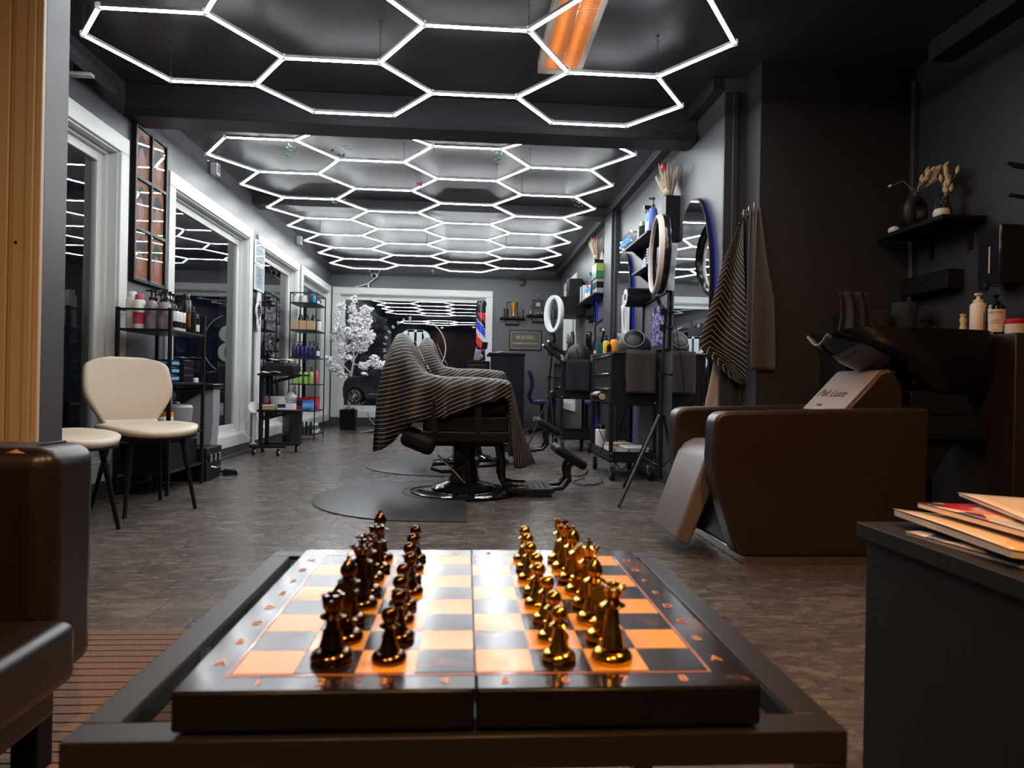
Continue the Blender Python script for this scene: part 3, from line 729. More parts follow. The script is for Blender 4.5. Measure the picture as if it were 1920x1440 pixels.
obj('body', B().lohi((1.12, 2.737, 0.035), (1.84, 3.118, 0.24)), m_brown, ws, bev=0.01)
lr = [(1.115, 0.470), (1.06, 0.468), (1.015, 0.445), (0.985, 0.405), (0.868, 0.075), (0.925, 0.045), (1.055, 0.36), (1.115, 0.40)]
obj('leg_rest', B().prism(lr, 'y', 2.745, 3.110), mat('grey brown leatherette', (0.150, 0.122, 0.115), 0.4, var=0.08, scale=30, bump=0.06), ws, bev=0.014, seg=4)  # same leather as the cushion face, its weaker light put into the colour
bc = [(1.56, 0.44), (1.575, 0.60), (1.735, 0.770), (1.765, 0.783), (1.80, 0.775), (1.835, 0.72), (1.845, 0.44)]
obj('back_cushion', B().prism(bc, 'y', 2.755, 3.105), m_brown, ws, bev=0.012, seg=4)
fp = [(1.576, 0.612), (1.733, 0.779), (1.748, 0.788), (1.768, 0.7905), (1.785, 0.789), (1.785, 0.777), (1.765, 0.770), (1.738, 0.755), (1.588, 0.600)]
obj('cushion_face', B().prism(fp, 'y', 2.760, 3.100), m_taupe, ws, bev=0.003)
obj('piping', B().tube([(1.577, 2.7585, 0.612), (1.735, 2.7585, 0.781), (1.766, 2.7585, 0.791), (1.80, 2.7585, 0.779)], 0.0028, 6), m_seam, ws)
sl = math.atan2(0.170, 0.16)
for s, size, u, dy in (('Pak Luxe', 0.062, 0.47, 0.01), ('PARIS', 0.018, 0.16, 0.03)):
    p = Vector((1.575, 0, 0.600)) + Vector((0.16, 0, 0.170)) * u
    nrm = Vector((-math.sin(sl), 0, math.cos(sl)))
    q = p + nrm * 0.0135
    M3 = Matrix((Vector((0, -1, 0)), Vector((math.cos(sl), 0, math.sin(sl))), nrm)).transposed()
    q = p + nrm * 0.0092
    lettering('embroidery', s, size, m_seam, ws, (q.x, 2.955 + dy, q.z), M3.to_euler(), 0.0006, 0.35)
obj('plinth_strip', B().lohi((1.115, 2.640, 0.0), (1.86, 3.22, 0.036)), m_steel, ws, bev=0.004)
m_vase2 = mat('soft grey rubber', (0.10, 0.085, 0.078), 0.45)
# basin : lofted bowl with neck cut-out towards the chair
def basin():
    g = B(); N = 56; rings = []; vs = []
    outer = [(1.0, 0.0, 0.0), (0.985, 0.010, 0.12), (0.90, 0.055, 0.36), (0.76, 0.110, 0.62), (0.62, 0.150, 0.86), (0.52, 0.170, 1.0)]
    inner = [(0.94, 0.004, 0.0), (0.90, 0.012, 0.10), (0.80, 0.045, 0.45), (0.62, 0.085, 0.82), (0.30, 0.11, 1.0)]
    for lev, zb in ((outer[::-1], 0.702), (inner, 0.790)):
        for (k, sx, tt_) in lev:
            ring = []
            for i in range(N):
                a = 2 * PI * i / N; c, s_ = math.cos(a), math.sin(a); e = 2.5
                rr = (abs(c) ** e + abs(s_) ** e) ** (-1 / e)
                x, y = 0.345 * rr * c * k, 0.255 * rr * s_ * k
                front = max(0.0, -c) ** 2
                zr = 0.960 - 0.085 * math.exp(-(y / k / 0.10) ** 2) * front + 0.012 * front
                ring.append(len(vs)); vs.append((1.935 + x + sx - 0.045 * front * (1 - tt_), 2.915 + y, zr + (zb - zr) * tt_))
            rings.append(ring)
    fs = []
    for A, Q in zip(rings, rings[1:]):
        for i in range(N): fs.append((A[i], A[(i + 1) % N], Q[(i + 1) % N], Q[i]))
    fs += [tuple(reversed(rings[0])), tuple(rings[-1])]
    return g.add(vs, fs)
obj('basin', basin(), mat('gloss black porcelain', (0.006, 0.006, 0.007), 0.07, spec=0.5, var=0.05, coat=0.3), ws)
def npad(u, v):
    y = (v - 0.5) * 0.17; return (1.540 + 0.085 * u, 2.915 + y, 0.982 - 0.085 * math.exp(-(y / 0.10) ** 2) - 0.035 * u)
obj('neck_pad', B().grid(npad, 6, 16), m_vase2, ws, solid=0.010)
obj('basin_column', B().lohi((1.90, 2.80, 0.60), (2.16, 3.03, 0.705)), m_blackg, ws, bev=0.008)
obj('support_bracket', B().lohi((1.866, 2.76, 0.50), (2.23, 3.08, 0.60)).prism([(1.866, 0.50), (1.866, 0.16), (2.12, 0.50)], 'y', 2.80, 3.04), m_black, ws, bev=0.005)
obj('tap', B().tube([(2.14, 2.99, 0.945), (2.14, 2.99, 1.01), (2.10, 2.98, 1.035), (2.04, 2.965, 1.02)], 0.011, 8), m_black, ws)

# ledge column beside the basin
m_ledge = mat('dark brown paint', (0.022, 0.017, 0.015), 0.5, var=0.15, scale=7)
struct('pillar_ledge', B().lohi((2.285, 2.70, 0), (XA, 3.20, 0.955)), m_ledge, bev=0.005)
LZ = 0.9555
m_bott = mat('ivory plastic', (0.78, 0.62, 0.50), 0.4, var=0.03)
m_cream2 = mat('cream label', (0.70, 0.56, 0.46), 0.55, var=0.03)
m_wood = mat('turned beech wood', (0.60, 0.35, 0.14), 0.5, var=0.15, scale=40)
m_red = mat('red plastic', (0.50, 0.015, 0.02), 0.35, var=0.05)
m_lidgrey = mat('clear jar contents', (0.62, 0.52, 0.45), 0.3, var=0.1)
def pump(t, z, r, m):
    obj('pump', B().lathe([(r * 0.55, z), (r * 0.55, z + 0.012), (r * 0.22, z + 0.016), (r * 0.2, z + 0.03), (r * 0.42, z + 0.034), (r * 0.42, z + 0.042)], 14).tube([(0, 0, z + 0.038), (-0.012, -0.012, z + 0.038), (-0.022, -0.020, z + 0.034)], 0.003, 6), m, t)
t = thing('pump_bottle', 'tall ivory pump bottle on the ledge by the basin', 'bottle', (2.325, 2.965, LZ))
obj('body', B().lathe([(0.031, 0), (0.033, 0.003), (0.033, 0.142), (0.028, 0.152), (0.020, 0.156)], 24), m_bott, t); pump(t, 0.156, 0.038, m_bott)
t = thing('pump_bottle', 'black pump bottle with printed cream label on the ledge', 'bottle', (2.335, 2.875, LZ))
obj('body', B().lathe([(0.036, 0), (0.039, 0.003), (0.039, 0.122), (0.034, 0.134), (0.017, 0.139)], 24), m_blackg, t); pump(t, 0.139, 0.036, m_black)
lb = obj('label', B().grid(lambda u, v: (0.0396 * math.cos(PI + 0.2 + u * 1.9), 0.0396 * math.sin(PI + 0.2 + u * 1.9), 0.014 + 0.10 * v), 14, 1), m_cream2, t)
for s, z, sz in (('NEW YORK', 0.100, 0.0105), ('SHAMPOO', 0.064, 0.0062), ('DAILY WASH', 0.053, 0.0062), ('250 ML', 0.024, 0.005)):
    lettering('print', s, sz, m_seam, lb, (-0.0405 * math.cos(0.9), -0.0405 * math.sin(0.9), z), (PI / 2, 0, 0.9 - PI / 2), 0.0003)
t = thing('shaving_brush', 'turned wooden neck brush standing on the ledge', 'brush', (2.315, 3.045, LZ))
obj('bristle_base', B().lathe([(0.014, 0), (0.017, 0.02), (0.016, 0.034)], 14), m_lidgrey, t)
obj('handle', B().lathe([(0.016, 0.034), (0.017, 0.042), (0.011, 0.062), (0.016, 0.086), (0.010, 0.098), (0.014, 0.106), (0.013, 0.112)], 16), m_wood, t)
t = thing('powder_jar', 'small jar with red screw lid on the ledge', 'jar', (2.345, 2.775, LZ))
obj('body', B().lathe([(0.036, 0), (0.038, 0.002), (0.038, 0.044)], 22), m_lidgrey, t); obj('lid', B().lathe([(0.040, 0.044), (0.041, 0.046), (0.041, 0.062), (0.039, 0.064)], 22), m_red, t)

# towel shelf behind the basin
ts = thing('towel_shelf', 'black box shelf behind the basin holding dark towels', 'shelf', (0, 0, 0))
obj('board', B().lohi((1.90, 3.34, 0.955), (2.44, 3.60, 0.985)), m_black, ts, bev=0.003)
obj('cabinet_body', B().lohi((1.93, 3.36, 0.0), (2.42, 3.60, 0.955)), m_black, ts, bev=0.003)
m_towel = mat('black terry towel', (0.022, 0.021, 0.022), 0.95, var=0.3, scale=220, bump=0.7)
def roll(label, x, y, z, r, h):
    t = thing('rolled_towel', label, 'towel', (x, y, z), 0.3)
    obj('roll', B().lathe([(r * 0.9, 0), (r, 0.012), (r, h - 0.014), (r * 0.88, h - 0.002), (r * 0.4, h)], 22), m_towel, t)
    obj('fold', B().tube([(r * 0.98 * math.cos(a), r * 0.98 * math.sin(a), h / 2) for a in (-2.2, -2.0)], h / 2 - 0.01, 8, flat=0.05), m_towel, t)
roll('rolled black towel standing on the shelf under the wall rail', 2.305, 3.46, 0.9855, 0.062, 0.185)
roll('flat black towel roll beside the taller roll', 2.165, 3.47, 0.9855, 0.058, 0.140)
t = thing('draped_towel', 'black towel with long folds hanging beside the basin', 'towel', (2.0, 3.42, 0.9855))
def drape(u, v):
    x = -0.075 + 0.15 * v
    return (x + 0.01 * math.sin(u * 4), 0.03 * math.sin(v * 16) * (0.4 + u) - 0.02 * u, 0.225 * (1 - u) + 0.0)
obj('cloth', B().grid(drape, 12, 30), m_towel, t, solid=0.008)

# wall shelf with vases
sh = thing('wall_shelf', 'black wall shelf with dried flowers in the wash alcove', 'shelf', (0, 0, 0))
SZ = 1.545
obj('board', B().lohi((2.235, 3.09, SZ - 0.022), (XA - 0.001, 3.598, SZ)), m_black, sh, bev=0.002)
for y in (3.19, 3.47):
    obj('bracket', B().lohi((XA - 0.014, y - 0.011, SZ - 0.14), (XA - 0.001, y + 0.011, SZ - 0.022)).lohi((2.30, y - 0.011, SZ - 0.030), (XA - 0.001, y + 0.011, SZ - 0.022)), m_black, sh, bev=0.002)
m_vase = mat('matt black ceramic', (0.025, 0.022, 0.022), 0.55, var=0.1, scale=30)
m_bunny = mat('dried bunny tail grass', (0.62, 0.50, 0.31), 0.9, var=0.2, scale=60, bump=0.4)
m_stalk = mat('dry straw stalk', (0.45, 0.34, 0.2), 0.8)
m_pot = mat('white stone pot', (0.70, 0.66, 0.6), 0.6, var=0.08, scale=30)
def ringvase(label, x, y, R, r, h):
    t = thing('ring_vase', label, 'vase', (x, y, SZ + 0.0005), 0)
    obj('ring', B().tube([(R * math.sin(a) * 0.9, R * math.sin(a) * 0.43, R + r + R * math.cos(a)) for a in [2 * PI * k / 32 for k in range(32)]], r, 12, True), m_vase, t)
    obj('neck', B().lathe([(0.014, 2 * R + 1.7 * r), (0.013, 2 * R + 2 * r + h * 0.5), (0.019, 2 * R + 2 * r + h)], 14), m_vase, t)
    return t, 2 * R + 2 * r + h
random.seed(5)
def bunny(t, z, n, lean, sp):
    for k in range(n):
        a = random.uniform(-1, 1); b = random.uniform(0.2, 1)
        tip = Vector((lean[0] * b + sp * random.uniform(-1, 1), lean[1] * b + sp * random.uniform(-1, 1), 0.02 + lean[2] * b * random.uniform(0.4, 1.0)))
        base = Vector((0, 0, z - 0.03)); p = base + tip; d = (tip + Vector((random.uniform(-0.02, 0.02), random.uniform(-0.02, 0.02), 0.03))).normalized()
        st = obj('stalk', B().tube([base, base + Vector((tip.x * 0.3, tip.y * 0.3, tip.z * 0.65)), p], 0.0012, 4), m_stalk, t)
        q = Vector((0, 0, 1)).rotation_difference(d)
        obj('seed_head', B().lathe([(0.001, -0.004), (0.0075, 0.004), (0.0098, 0.014), (0.0078, 0.026), (0.003, 0.036), (0.0005, 0.039)], 8, p, q), m_bunny, st)
t, zt = ringvase('black ring vase with bunny tail grass on the wall shelf', 2.315, 3.40, 0.062, 0.026, 0.030)
bunny(t, zt, 26, (0.03, -0.12, 0.12), 0.035)
st = obj('stalk', B().tube([(0, 0, zt - 0.02), (-0.03, 0.06, zt + 0.06), (-0.06, 0.11, zt + 0.05)], 0.0012, 4), m_stalk, t)
obj('seed_head', B().ball((-0.065, 0.12, zt + 0.048), 0.009, 8, (1.1, 1.6, 0.9)), m_bunny, st)
t = thing('bottle_vase', 'slim black bottle vase half behind the white pot', 'vase', (2.37, 3.26, SZ + 0.0005))
obj('body', B().lathe([(0.026, 0), (0.034, 0.02), (0.036, 0.05), (0.026, 0.09), (0.014, 0.115), (0.018, 0.13)], 18), m_vase, t); bunny(t, 0.13, 16, (0.0, -0.03, 0.19), 0.03)
t = thing('succulent_pot', 'small white pot with dark succulent on the shelf end', 'plant', (2.30, 3.185, SZ + 0.0005))
obj('pot', B().lathe([(0.026, 0), (0.036, 0.012), (0.037, 0.035), (0.031, 0.047)], 20), m_pot, t)
g = B()
m_succ = mat('dark frosted succulent', (0.07, 0.08, 0.065), 0.6, var=0.5, scale=60)
for k in range(46):
    a = k * 2.4; r_ = 0.006 + 0.026 * random.random(); z = 0.045 + 0.05 * random.random()
    g.ball((r_ * math.cos(a), r_ * math.sin(a), z), 0.006, 6, (1.4, 1.0, 0.7))
o = obj('leaves', g, m_succ, t)
tag(obj('white_pebble', B().ball((0, 0, 0.022), 0.030, 16, (1, 1, 0.75)), m_pot, None, loc=(2.29, 3.54, SZ + 0.0005)), 'round white stone left of the ring vase', 'ornament')
# black wall rail
rl = thing('wall_rail', 'black metal rail shelf on the wall below the dried flowers', 'shelf', (0, 0, 0))
obj('front_lip', B().lohi((2.375, 3.235, 1.22), (2.385, 3.59, 1.315)), m_black, rl, bev=0.002)
obj('tray', B().lohi((2.385, 3.235, 1.22), (XA - 0.001, 3.59, 1.23)), m_black, rl, bev=0.001); obj('end_plate', B().lohi((2.385, 3.235, 1.23), (XA - 0.001, 3.241, 1.315)), m_black, rl)
obj('screw', B().cyl((2.376, 3.26, 1.265), (2.372, 3.26, 1.265), 0.004), m_chrome, rl)
# soap dispenser
ds = thing('soap_dispenser', 'tall black wall dispenser with round push knob', 'dispenser', (0, 0, 0))
obj('body', B().lohi((2.345, 2.865, 1.19), (XA - 0.001, 3.00, 1.452)), m_blackg, ds, bev=0.008, seg=3)
obj('level_window', B().lohi((2.3435, 2.925, 1.24), (2.346, 2.932, 1.36)), m_lidgrey, ds)
obj('push_knob', B().lathe([(0.026, 0), (0.028, 0.008), (0.022, 0.018), (0, 0.021)], 20, (2.350, 2.955, 1.185), E3(0, -PI / 2, 0)), m_blackg, ds)
pg = thing('peg_rack', 'black wall pegs at the right picture edge above the dispenser', 'rack', (0, 0, 0))
obj('back_plate', B().lohi((XA - 0.012, 2.70, 1.46), (XA - 0.001, 2.80, 1.72)), m_black, pg)
for y, z in ((2.76, 1.665), (2.735, 1.645), (2.75, 1.525)):
    obj('peg', B().cyl((XA - 0.012, y, z), (2.33, y + 0.055, z + 0.035), 0.008), m_black, pg)
# ================================================================ LEFT SIDE : CHAIRS, RACKS, POSTERS
m_cream3 = mat('cream leatherette', (0.64, 0.55, 0.43), 0.42, var=0.05, scale=20, bump=0.05)
def shellchair():
    t = thing('shell_chair', 'cream leatherette chair with black tapered legs before the black rack', 'chair', (-1.70, 3.76, 0), -0.72, 'cream shell chairs')
    def hw(v): return 0.135 + 0.095 * math.sin(min(1, v / 0.55) * PI / 2) ** 1.5 - (0.03 * max(0, (v - 0.6) / 0.4) ** 2)
    def back(u, v, off=0.0, k=1.0):
        if v > 0.82:
            q = (v - 0.82) / 0.18; w = hw(0.82) * math.sqrt(max(0.0, 1 - (q * 0.93) ** 2.4))
        else: w = hw(v)
        y = (u * 2 - 1) * w * k
        x = -0.165 - 0.085 * v - 0.03 * (1 - v) ** 6 + 0.55 * y * y + off
        if v < 0.1: x += 0.06 * (1 - v / 0.1) ** 2
        return (x, y, 0.430 + 0.375 * v)
    obj('backrest', B().grid(lambda u, v: back(u, v), 20, 26), m_cream3, t, solid=0.030)
    obj('back_shell', B().grid(lambda u, v: back(u, v, -0.020, 0.985), 20, 26), m_black, t, solid=0.006)
    out = []
    for k in range(48):
        a = 2 * PI * k / 48; e = 2.5
        r = (abs(math.cos(a)) ** e + abs(math.sin(a)) ** e) ** (-1 / e)
        x = 0.235 * r * math.cos(a); y = 0.235 * r * math.sin(a) * (1.0 if x > 0 else 1 - 0.28 * (x / 0.235) ** 2)
        out.append((x + 0.02, y))
    def seat(u, v):
        k = int(round(u * 48)) % 48; x, y = out[k]; d = v
        z = 0.440 - 0.022 * max(0, d - 0.72) / 0.28 + 0.020 * (abs(y) * d / 0.235) ** 2 - 0.012 * (1 - d) - 0.016 * max(0, x * d / 0.25) ** 2
        return (x * d, y * d, z)
    obj('seat', B().grid(seat, 48, 8).weld(), m_cream3, t, solid=0.030)
    obj('seat_shell', B().prism([(x * 0.985, y * 0.985) for x, y in out], 'z', 0.380, 0.414), m_black, t, bev=0.008)
    for sx in (-1, 1):
        for sy in (-1, 1):
            obj('leg', B().cyl((0.02 + sx * 0.125, sy * 0.125, 0.392), (0.005 + sx * 0.195, sy * 0.18, 0), 0.014, 0.009, 12), m_black, t)
    return t
ch = shellchair()
c2 = copytree(ch); c2.location = (-1.80, 3.10, 0); c2.rotation_euler = (0, 0, -0.15)
c2['label'] = 'cream shell chair half hidden behind the partition edge'

def bottle(name, label, cat, loc, h, r, mb, mc, kind='pump', band=None, group=None, rz=0):
    t = thing(name, label, cat, loc, rz, group)
    if kind == 'jar':
        obj('body', B().lathe([(r * 0.96, 0), (r, 0.003), (r, h * 0.72)], 16), mb, t); obj('lid', B().lathe([(r * 1.02, h * 0.72), (r * 1.02, h - 0.002), (r * 0.97, h)], 16), mc, t)
    elif kind == 'box':
        obj('carton', B().box((0, 0, h / 2), (2 * r, 2 * r, h)), mb, t, bev=0.001); obj('top_flap', B().box((0, 0, h + 0.0008), (2 * r * 0.97, 2 * r * 0.97, 0.0016)), mc, t)
    elif kind == 'spray':
        obj('body', B().lathe([(r * 0.95, 0), (r, 0.004), (r, h * 0.62), (r * 0.55, h * 0.74), (r * 0.38, h * 0.78)], 16), mb, t)
        obj('trigger', B().lathe([(r * 0.45, h * 0.78), (r * 0.45, h * 0.86)], 10).box((-r * 0.4, 0, h * 0.93), (r * 1.9, r * 0.55, h * 0.12)).box((-r * 0.8, 0, h * 0.82), (r * 0.2, r * 0.4, h * 0.14), E3(0, 0.4, 0)), mc, t)
    elif kind == 'can':
        obj('body', B().lathe([(r * 0.96, 0), (r, 0.003), (r, h * 0.80), (r * 0.8, h * 0.84)], 16), mb, t); obj('cap', B().lathe([(r * 0.72, h * 0.84), (r * 0.72, h * 0.97), (r * 0.6, h)], 14), mc, t)
    else:
        obj('body', B().lathe([(r * 0.94, 0), (r, 0.004), (r, h * 0.60), (r * 0.78, h * 0.69), (r * 0.36, h * 0.735)], 16), mb, t)
        obj('pump', B().lathe([(r * 0.44, h * 0.735), (r * 0.44, h * 0.80), (r * 0.14, h * 0.82), (r * 0.14, h * 0.93), (r * 0.36, h * 0.94), (r * 0.36, h)], 10).box((-r * 0.5, 0, h * 0.97), (r * 1.0, r * 0.3, h * 0.035)), mc, t)
    if band: obj('label', B().lathe([(r * 1.006, h * 0.14), (r * 1.012, h * 0.15), (r * 1.012, h * 0.46), (r * 1.006, h * 0.47)], 16), band, t)
    return t
def rack(name, label, x0, x1, y0, y1, zs, ztop, mp, m_sh, pr=0.010, guard=None):
    t = thing(name, label, 'rack', (0, 0, 0))
    for x in (x0 + pr, x1 - pr):
        for y in (y0 + pr, y1 - pr): obj('post', B().box((x, y, ztop / 2), (2 * pr, 2 * pr, ztop)), mp, t, bev=0.001)
    for z in zs:
        obj('shelf_board', B().lohi((x0 + 0.002, y0 + 0.002, z - 0.012), (x1 - 0.002, y1 - 0.002, z)), m_sh, t, bev=0.001)
    for z in (guard or [ztop - 0.006]):
        for a, b2 in (((x0, y0), (x1, y0 + 0.012)), ((x0, y1 - 0.012), (x1, y1)), ((x0, y0), (x0 + 0.012, y1)), ((x1 - 0.012, y0), (x1, y1))):
            if guard and a == (x1 - 0.012, y0): continue
            obj('rail', B().lohi(a + (z - 0.006,), b2 + (z + 0.006,)), mp, t)
    return t
m_lav = mat('translucent lilac plastic', (0.42, 0.34, 0.40), 0.25, var=0.06, trans=0.35)
m_ivory = mat('ivory ceramic', (0.80, 0.78, 0.68), 0.3, var=0.04)
m_wl = mat('white paper label', (0.75, 0.75, 0.74), 0.5, var=0.04)
m_navy = mat('navy plastic', (0.020, 0.018, 0.10), 0.3, var=0.15)
m_blue = mat('bright blue plastic', (0.03, 0.16, 0.62), 0.35, var=0.1)
m_lblue = mat('light blue card', (0.12, 0.42, 0.75), 0.5, var=0.05)
m_cyan = mat('cyan plastic', (0.02, 0.45, 0.60), 0.3, var=0.08)
m_green = mat('lime green plastic', (0.30, 0.48, 0.10), 0.35, var=0.1)
m_green2 = mat('deep green plastic', (0.03, 0.20, 0.08), 0.35, var=0.1)
m_rose = mat('rose red plastic', (0.60, 0.05, 0.12), 0.35, var=0.1)
m_oak = mat('pale wood veneer', (0.45, 0.31, 0.17), 0.55, var=0.15, scale=20, stretch=(1, 1, 6))
m_greyp = mat('cool grey plastic', (0.30, 0.31, 0.36), 0.4, var=0.05)
m_whitep = mat('white plastic', (0.78, 0.79, 0.80), 0.35, var=0.03)
m_orange = mat('orange plastic', (0.85, 0.32, 0.02), 0.35, var=0.08)
m_yellow = mat('yellow plastic', (0.85, 0.50, 0.02), 0.35, var=0.08)
m_darkp = mat('black glossy plastic', (0.012, 0.012, 0.014), 0.2, var=0.2, scale=30)
# --- near rack
R1Z = [0.14, 0.36, 0.67, 0.985]
rack('product_rack', 'black metal rack of hair products behind the cream chair', -2.055, -1.735, 4.150, 4.690, R1Z, 1.110, m_blackm, m_blackm, guard=[1.098])
random.seed(21)
top = 'on the near rack top tier'
z = 0.9855
bottle('ceramic_jar', 'tall ivory jar standing at the wall end ' + top, 'jar', (-2.005, 4.245, z), 0.225, 0.034, m_ivory, m_ivory, 'can')
bottle('ceramic_jar', 'ivory jar with red panel next to the wall end ' + top, 'jar', (-1.945, 4.205, z), 0.205, 0.033, m_ivory, m_rose, 'can', m_rose)
bottle('tonic_bottle', 'lilac tonic bottle with black nozzle, first ' + top, 'bottle', (-1.875, 4.205, z), 0.235, 0.034, m_lav, m_darkp, 'pump')
bottle('tonic_bottle', 'lilac tonic bottle with red print beside the rack post ' + top, 'bottle', (-1.800, 4.205, z), 0.225, 0.036, m_lav, m_darkp, 'pump', None)
for k, (x, y, h, r) in enumerate(((-1.895, 4.30, 0.245, 0.030), (-1.828, 4.295, 0.250, 0.027), (-1.835, 4.365, 0.245, 0.026), (-1.905, 4.40, 0.235, 0.029), (-1.845, 4.43, 0.240, 0.029), (-1.845, 4.52, 0.23, 0.028))):
    bottle('pump_bottle', '%s glossy black pump bottle in the back row %s' % (ORD[k], top), 'bottle', (x, y, z), h, r, m_darkp, m_darkp, 'pump', None, 'black pump bottles on the near rack')
for k, y in enumerate((4.225, 4.29, 4.355)):
    bottle('pomade_tub', '%s white tub with black band by the rack post %s' % (ORD[k], top), 'tub', (-1.748 - 0.012, 4.262 + 0.050 * k, z), 0.115, 0.021, m_whitep, m_whitep, 'jar', m_darkp, 'white tubs on the near rack')
bottle('pump_bottle', 'black bottle with gold ring near the window ' + top, 'bottle', (-1.772, 4.450, z), 0.245, 0.029, m_darkp, m_darkp, 'can', m_gold)
bottle('shaker', 'matt black shaker bottle near the far post ' + top, 'bottle', (-1.775, 4.535, z), 0.175, 0.031, m_black, m_black, 'can')
bottle('spray_bottle', 'small black spray with white sticker at the far post ' + top, 'bottle', (-1.785, 4.635, z), 0.135, 0.026, m_darkp, m_darkp, 'can', m_wl)
# tier two : boxes
def carton(label, x, y, z, d, m, ms=None, rz=0, group=None, name='product_box'):
    t = thing(name, label, 'box', (x, y, z), rz, group)
    obj('carton', B().box((0, 0, d[2] / 2), d), m, t, bev=0.0015)
    if ms: obj('printed_band', B().box((0, 0, d[2] * 0.55), (d[0] + 0.0016, d[1] + 0.0016, d[2] * 0.42)), ms, t)
    return t
z = 0.6705
for k in range(3):
    carton('flat black box with light blue stripe, %s from the bottom on the near rack' % ORD[k], -1.885, 4.255, z + k * 0.046, (0.255, 0.14, 0.044), m_darkp, m_lblue, 0, 'blue striped boxes on the near rack')
for k in range(3):
    carton('plain black gift box, %s from the bottom on the near rack' % ORD[k], -1.825, 4.455, z + k * 0.047, (0.15, 0.16, 0.045), m_darkp, None, 0.02, 'black boxes on the near rack')
carton('crumpled white tissue packet beside the black boxes', -1.80, 4.60, z, (0.09, 0.07, 0.03), m_wl, None, 0.1)
# tier three : wax pot, bottles
z = 0.3605
t = thing('wax_heater', 'grey wax heater pot with domed lid on the near rack', 'heater', (-1.835, 4.50, z))
obj('base', B().lathe([(0.070, 0), (0.078, 0.01), (0.078, 0.05), (0.074, 0.055)], 24), m_darkp, t)
obj('pot', B().lathe([(0.074, 0.055), (0.086, 0.062), (0.092, 0.135), (0.094, 0.15), (0.082, 0.165), (0.012, 0.170)], 24), m_greyp, t)
obj('lid_knob', B().lathe([(0.010, 0.169), (0.016, 0.176), (0.012, 0.184)], 12), m_greyp, t)
obj('dial', B().cyl((0.062, -0.045, 0.028), (0.078, -0.055, 0.028), 0.018), m_whitep, t)
carton('orange product carton under the near rack shelf', -1.83, 4.335, z, (0.06, 0.06, 0.125), m_orange, m_peach)
for k, y in enumerate((4.19, 4.245, 4.29)):
    bottle('small_tin', '%s black tin stacked by the rack post on the third tier' % ORD[k], 'tin', (-1.80, y, z), 0.10, 0.024, m_darkp, m_wl, 'jar', m_wl, 'black tins on the near rack')
bottle('amber_bottle', 'amber bottle with yellow cap behind the chair back', 'bottle', (-1.90, 4.28, z), 0.19, 0.026, m_red, m_yellow, 'can')
# black flight case on the floor
fc = thing('flight_case', 'black case with chrome catches on the floor beneath the rack', 'case', (0, 0, 0))
obj('body', B().lohi((-2.02, 4.74, 0.004), (-1.735, 5.02, 0.155)), m_black, fc, bev=0.006); obj('lid', B().lohi((-2.022, 4.738, 0.157), (-1.733, 5.022, 0.225)), m_black, fc, bev=0.006)
for y in (4.80, 4.88, 4.96): obj('catch', B().lohi((-1.733, y - 0.018, 0.125), (-1.722, y + 0.018, 0.180)), m_chrome, fc, bev=0.002)
obj('handle', B().tube([(-1.734, 4.83, 0.09), (-1.705, 4.835, 0.085), (-1.705, 4.925, 0.085), (-1.734, 4.93, 0.09)], 0.006, 6), m_chrome, fc)
# dark storage box low on rack
carton('large black storage box on the lowest rack tier', -1.90, 4.42, 0.1405, (0.27, 0.46, 0.16), m_black, None, 0, None, 'storage_box')
# grey floor cabinet
gc = thing('floor_unit', 'slim grey floor unit with black top beside the second window', 'unit', (0, 0, 0))
obj('side_panel', B().prism([(-2.04, 0.0), (-1.83, 0.0), (-1.80, 0.40), (-1.80, 0.625), (-2.04, 0.625)], 'y', 5.03, 5.16), m_greyp, gc, bev=0.004)
obj('top', B().lohi((-2.045, 4.99, 0.627), (-1.785, 5.20, 0.660)), m_darkp, gc, bev=0.006)
obj('bracket', B().prism([(-2.04, 0.625), (-1.84, 0.625), (-2.04, 0.50)], 'y', 5.00, 5.03), m_black, gc)
fw = thing('floor_squeegee', 'black rubber foot piece lying on the floor by the grey unit', 'tool', (-1.70, 5.10, 0), 0.6)
obj('blade', B().prism([(-0.05, 0.0), (0.05, 0.0), (0.035, 0.035), (-0.03, 0.045)], 'y', -0.04, 0.04), m_black, fw, bev=0.003)
obj('stick', B().tube([(-0.03, 0.0, 0.03), (-0.12, 0.04, 0.02), (-0.22, 0.09, 0.015)], 0.010, 8), m_blackm, fw)

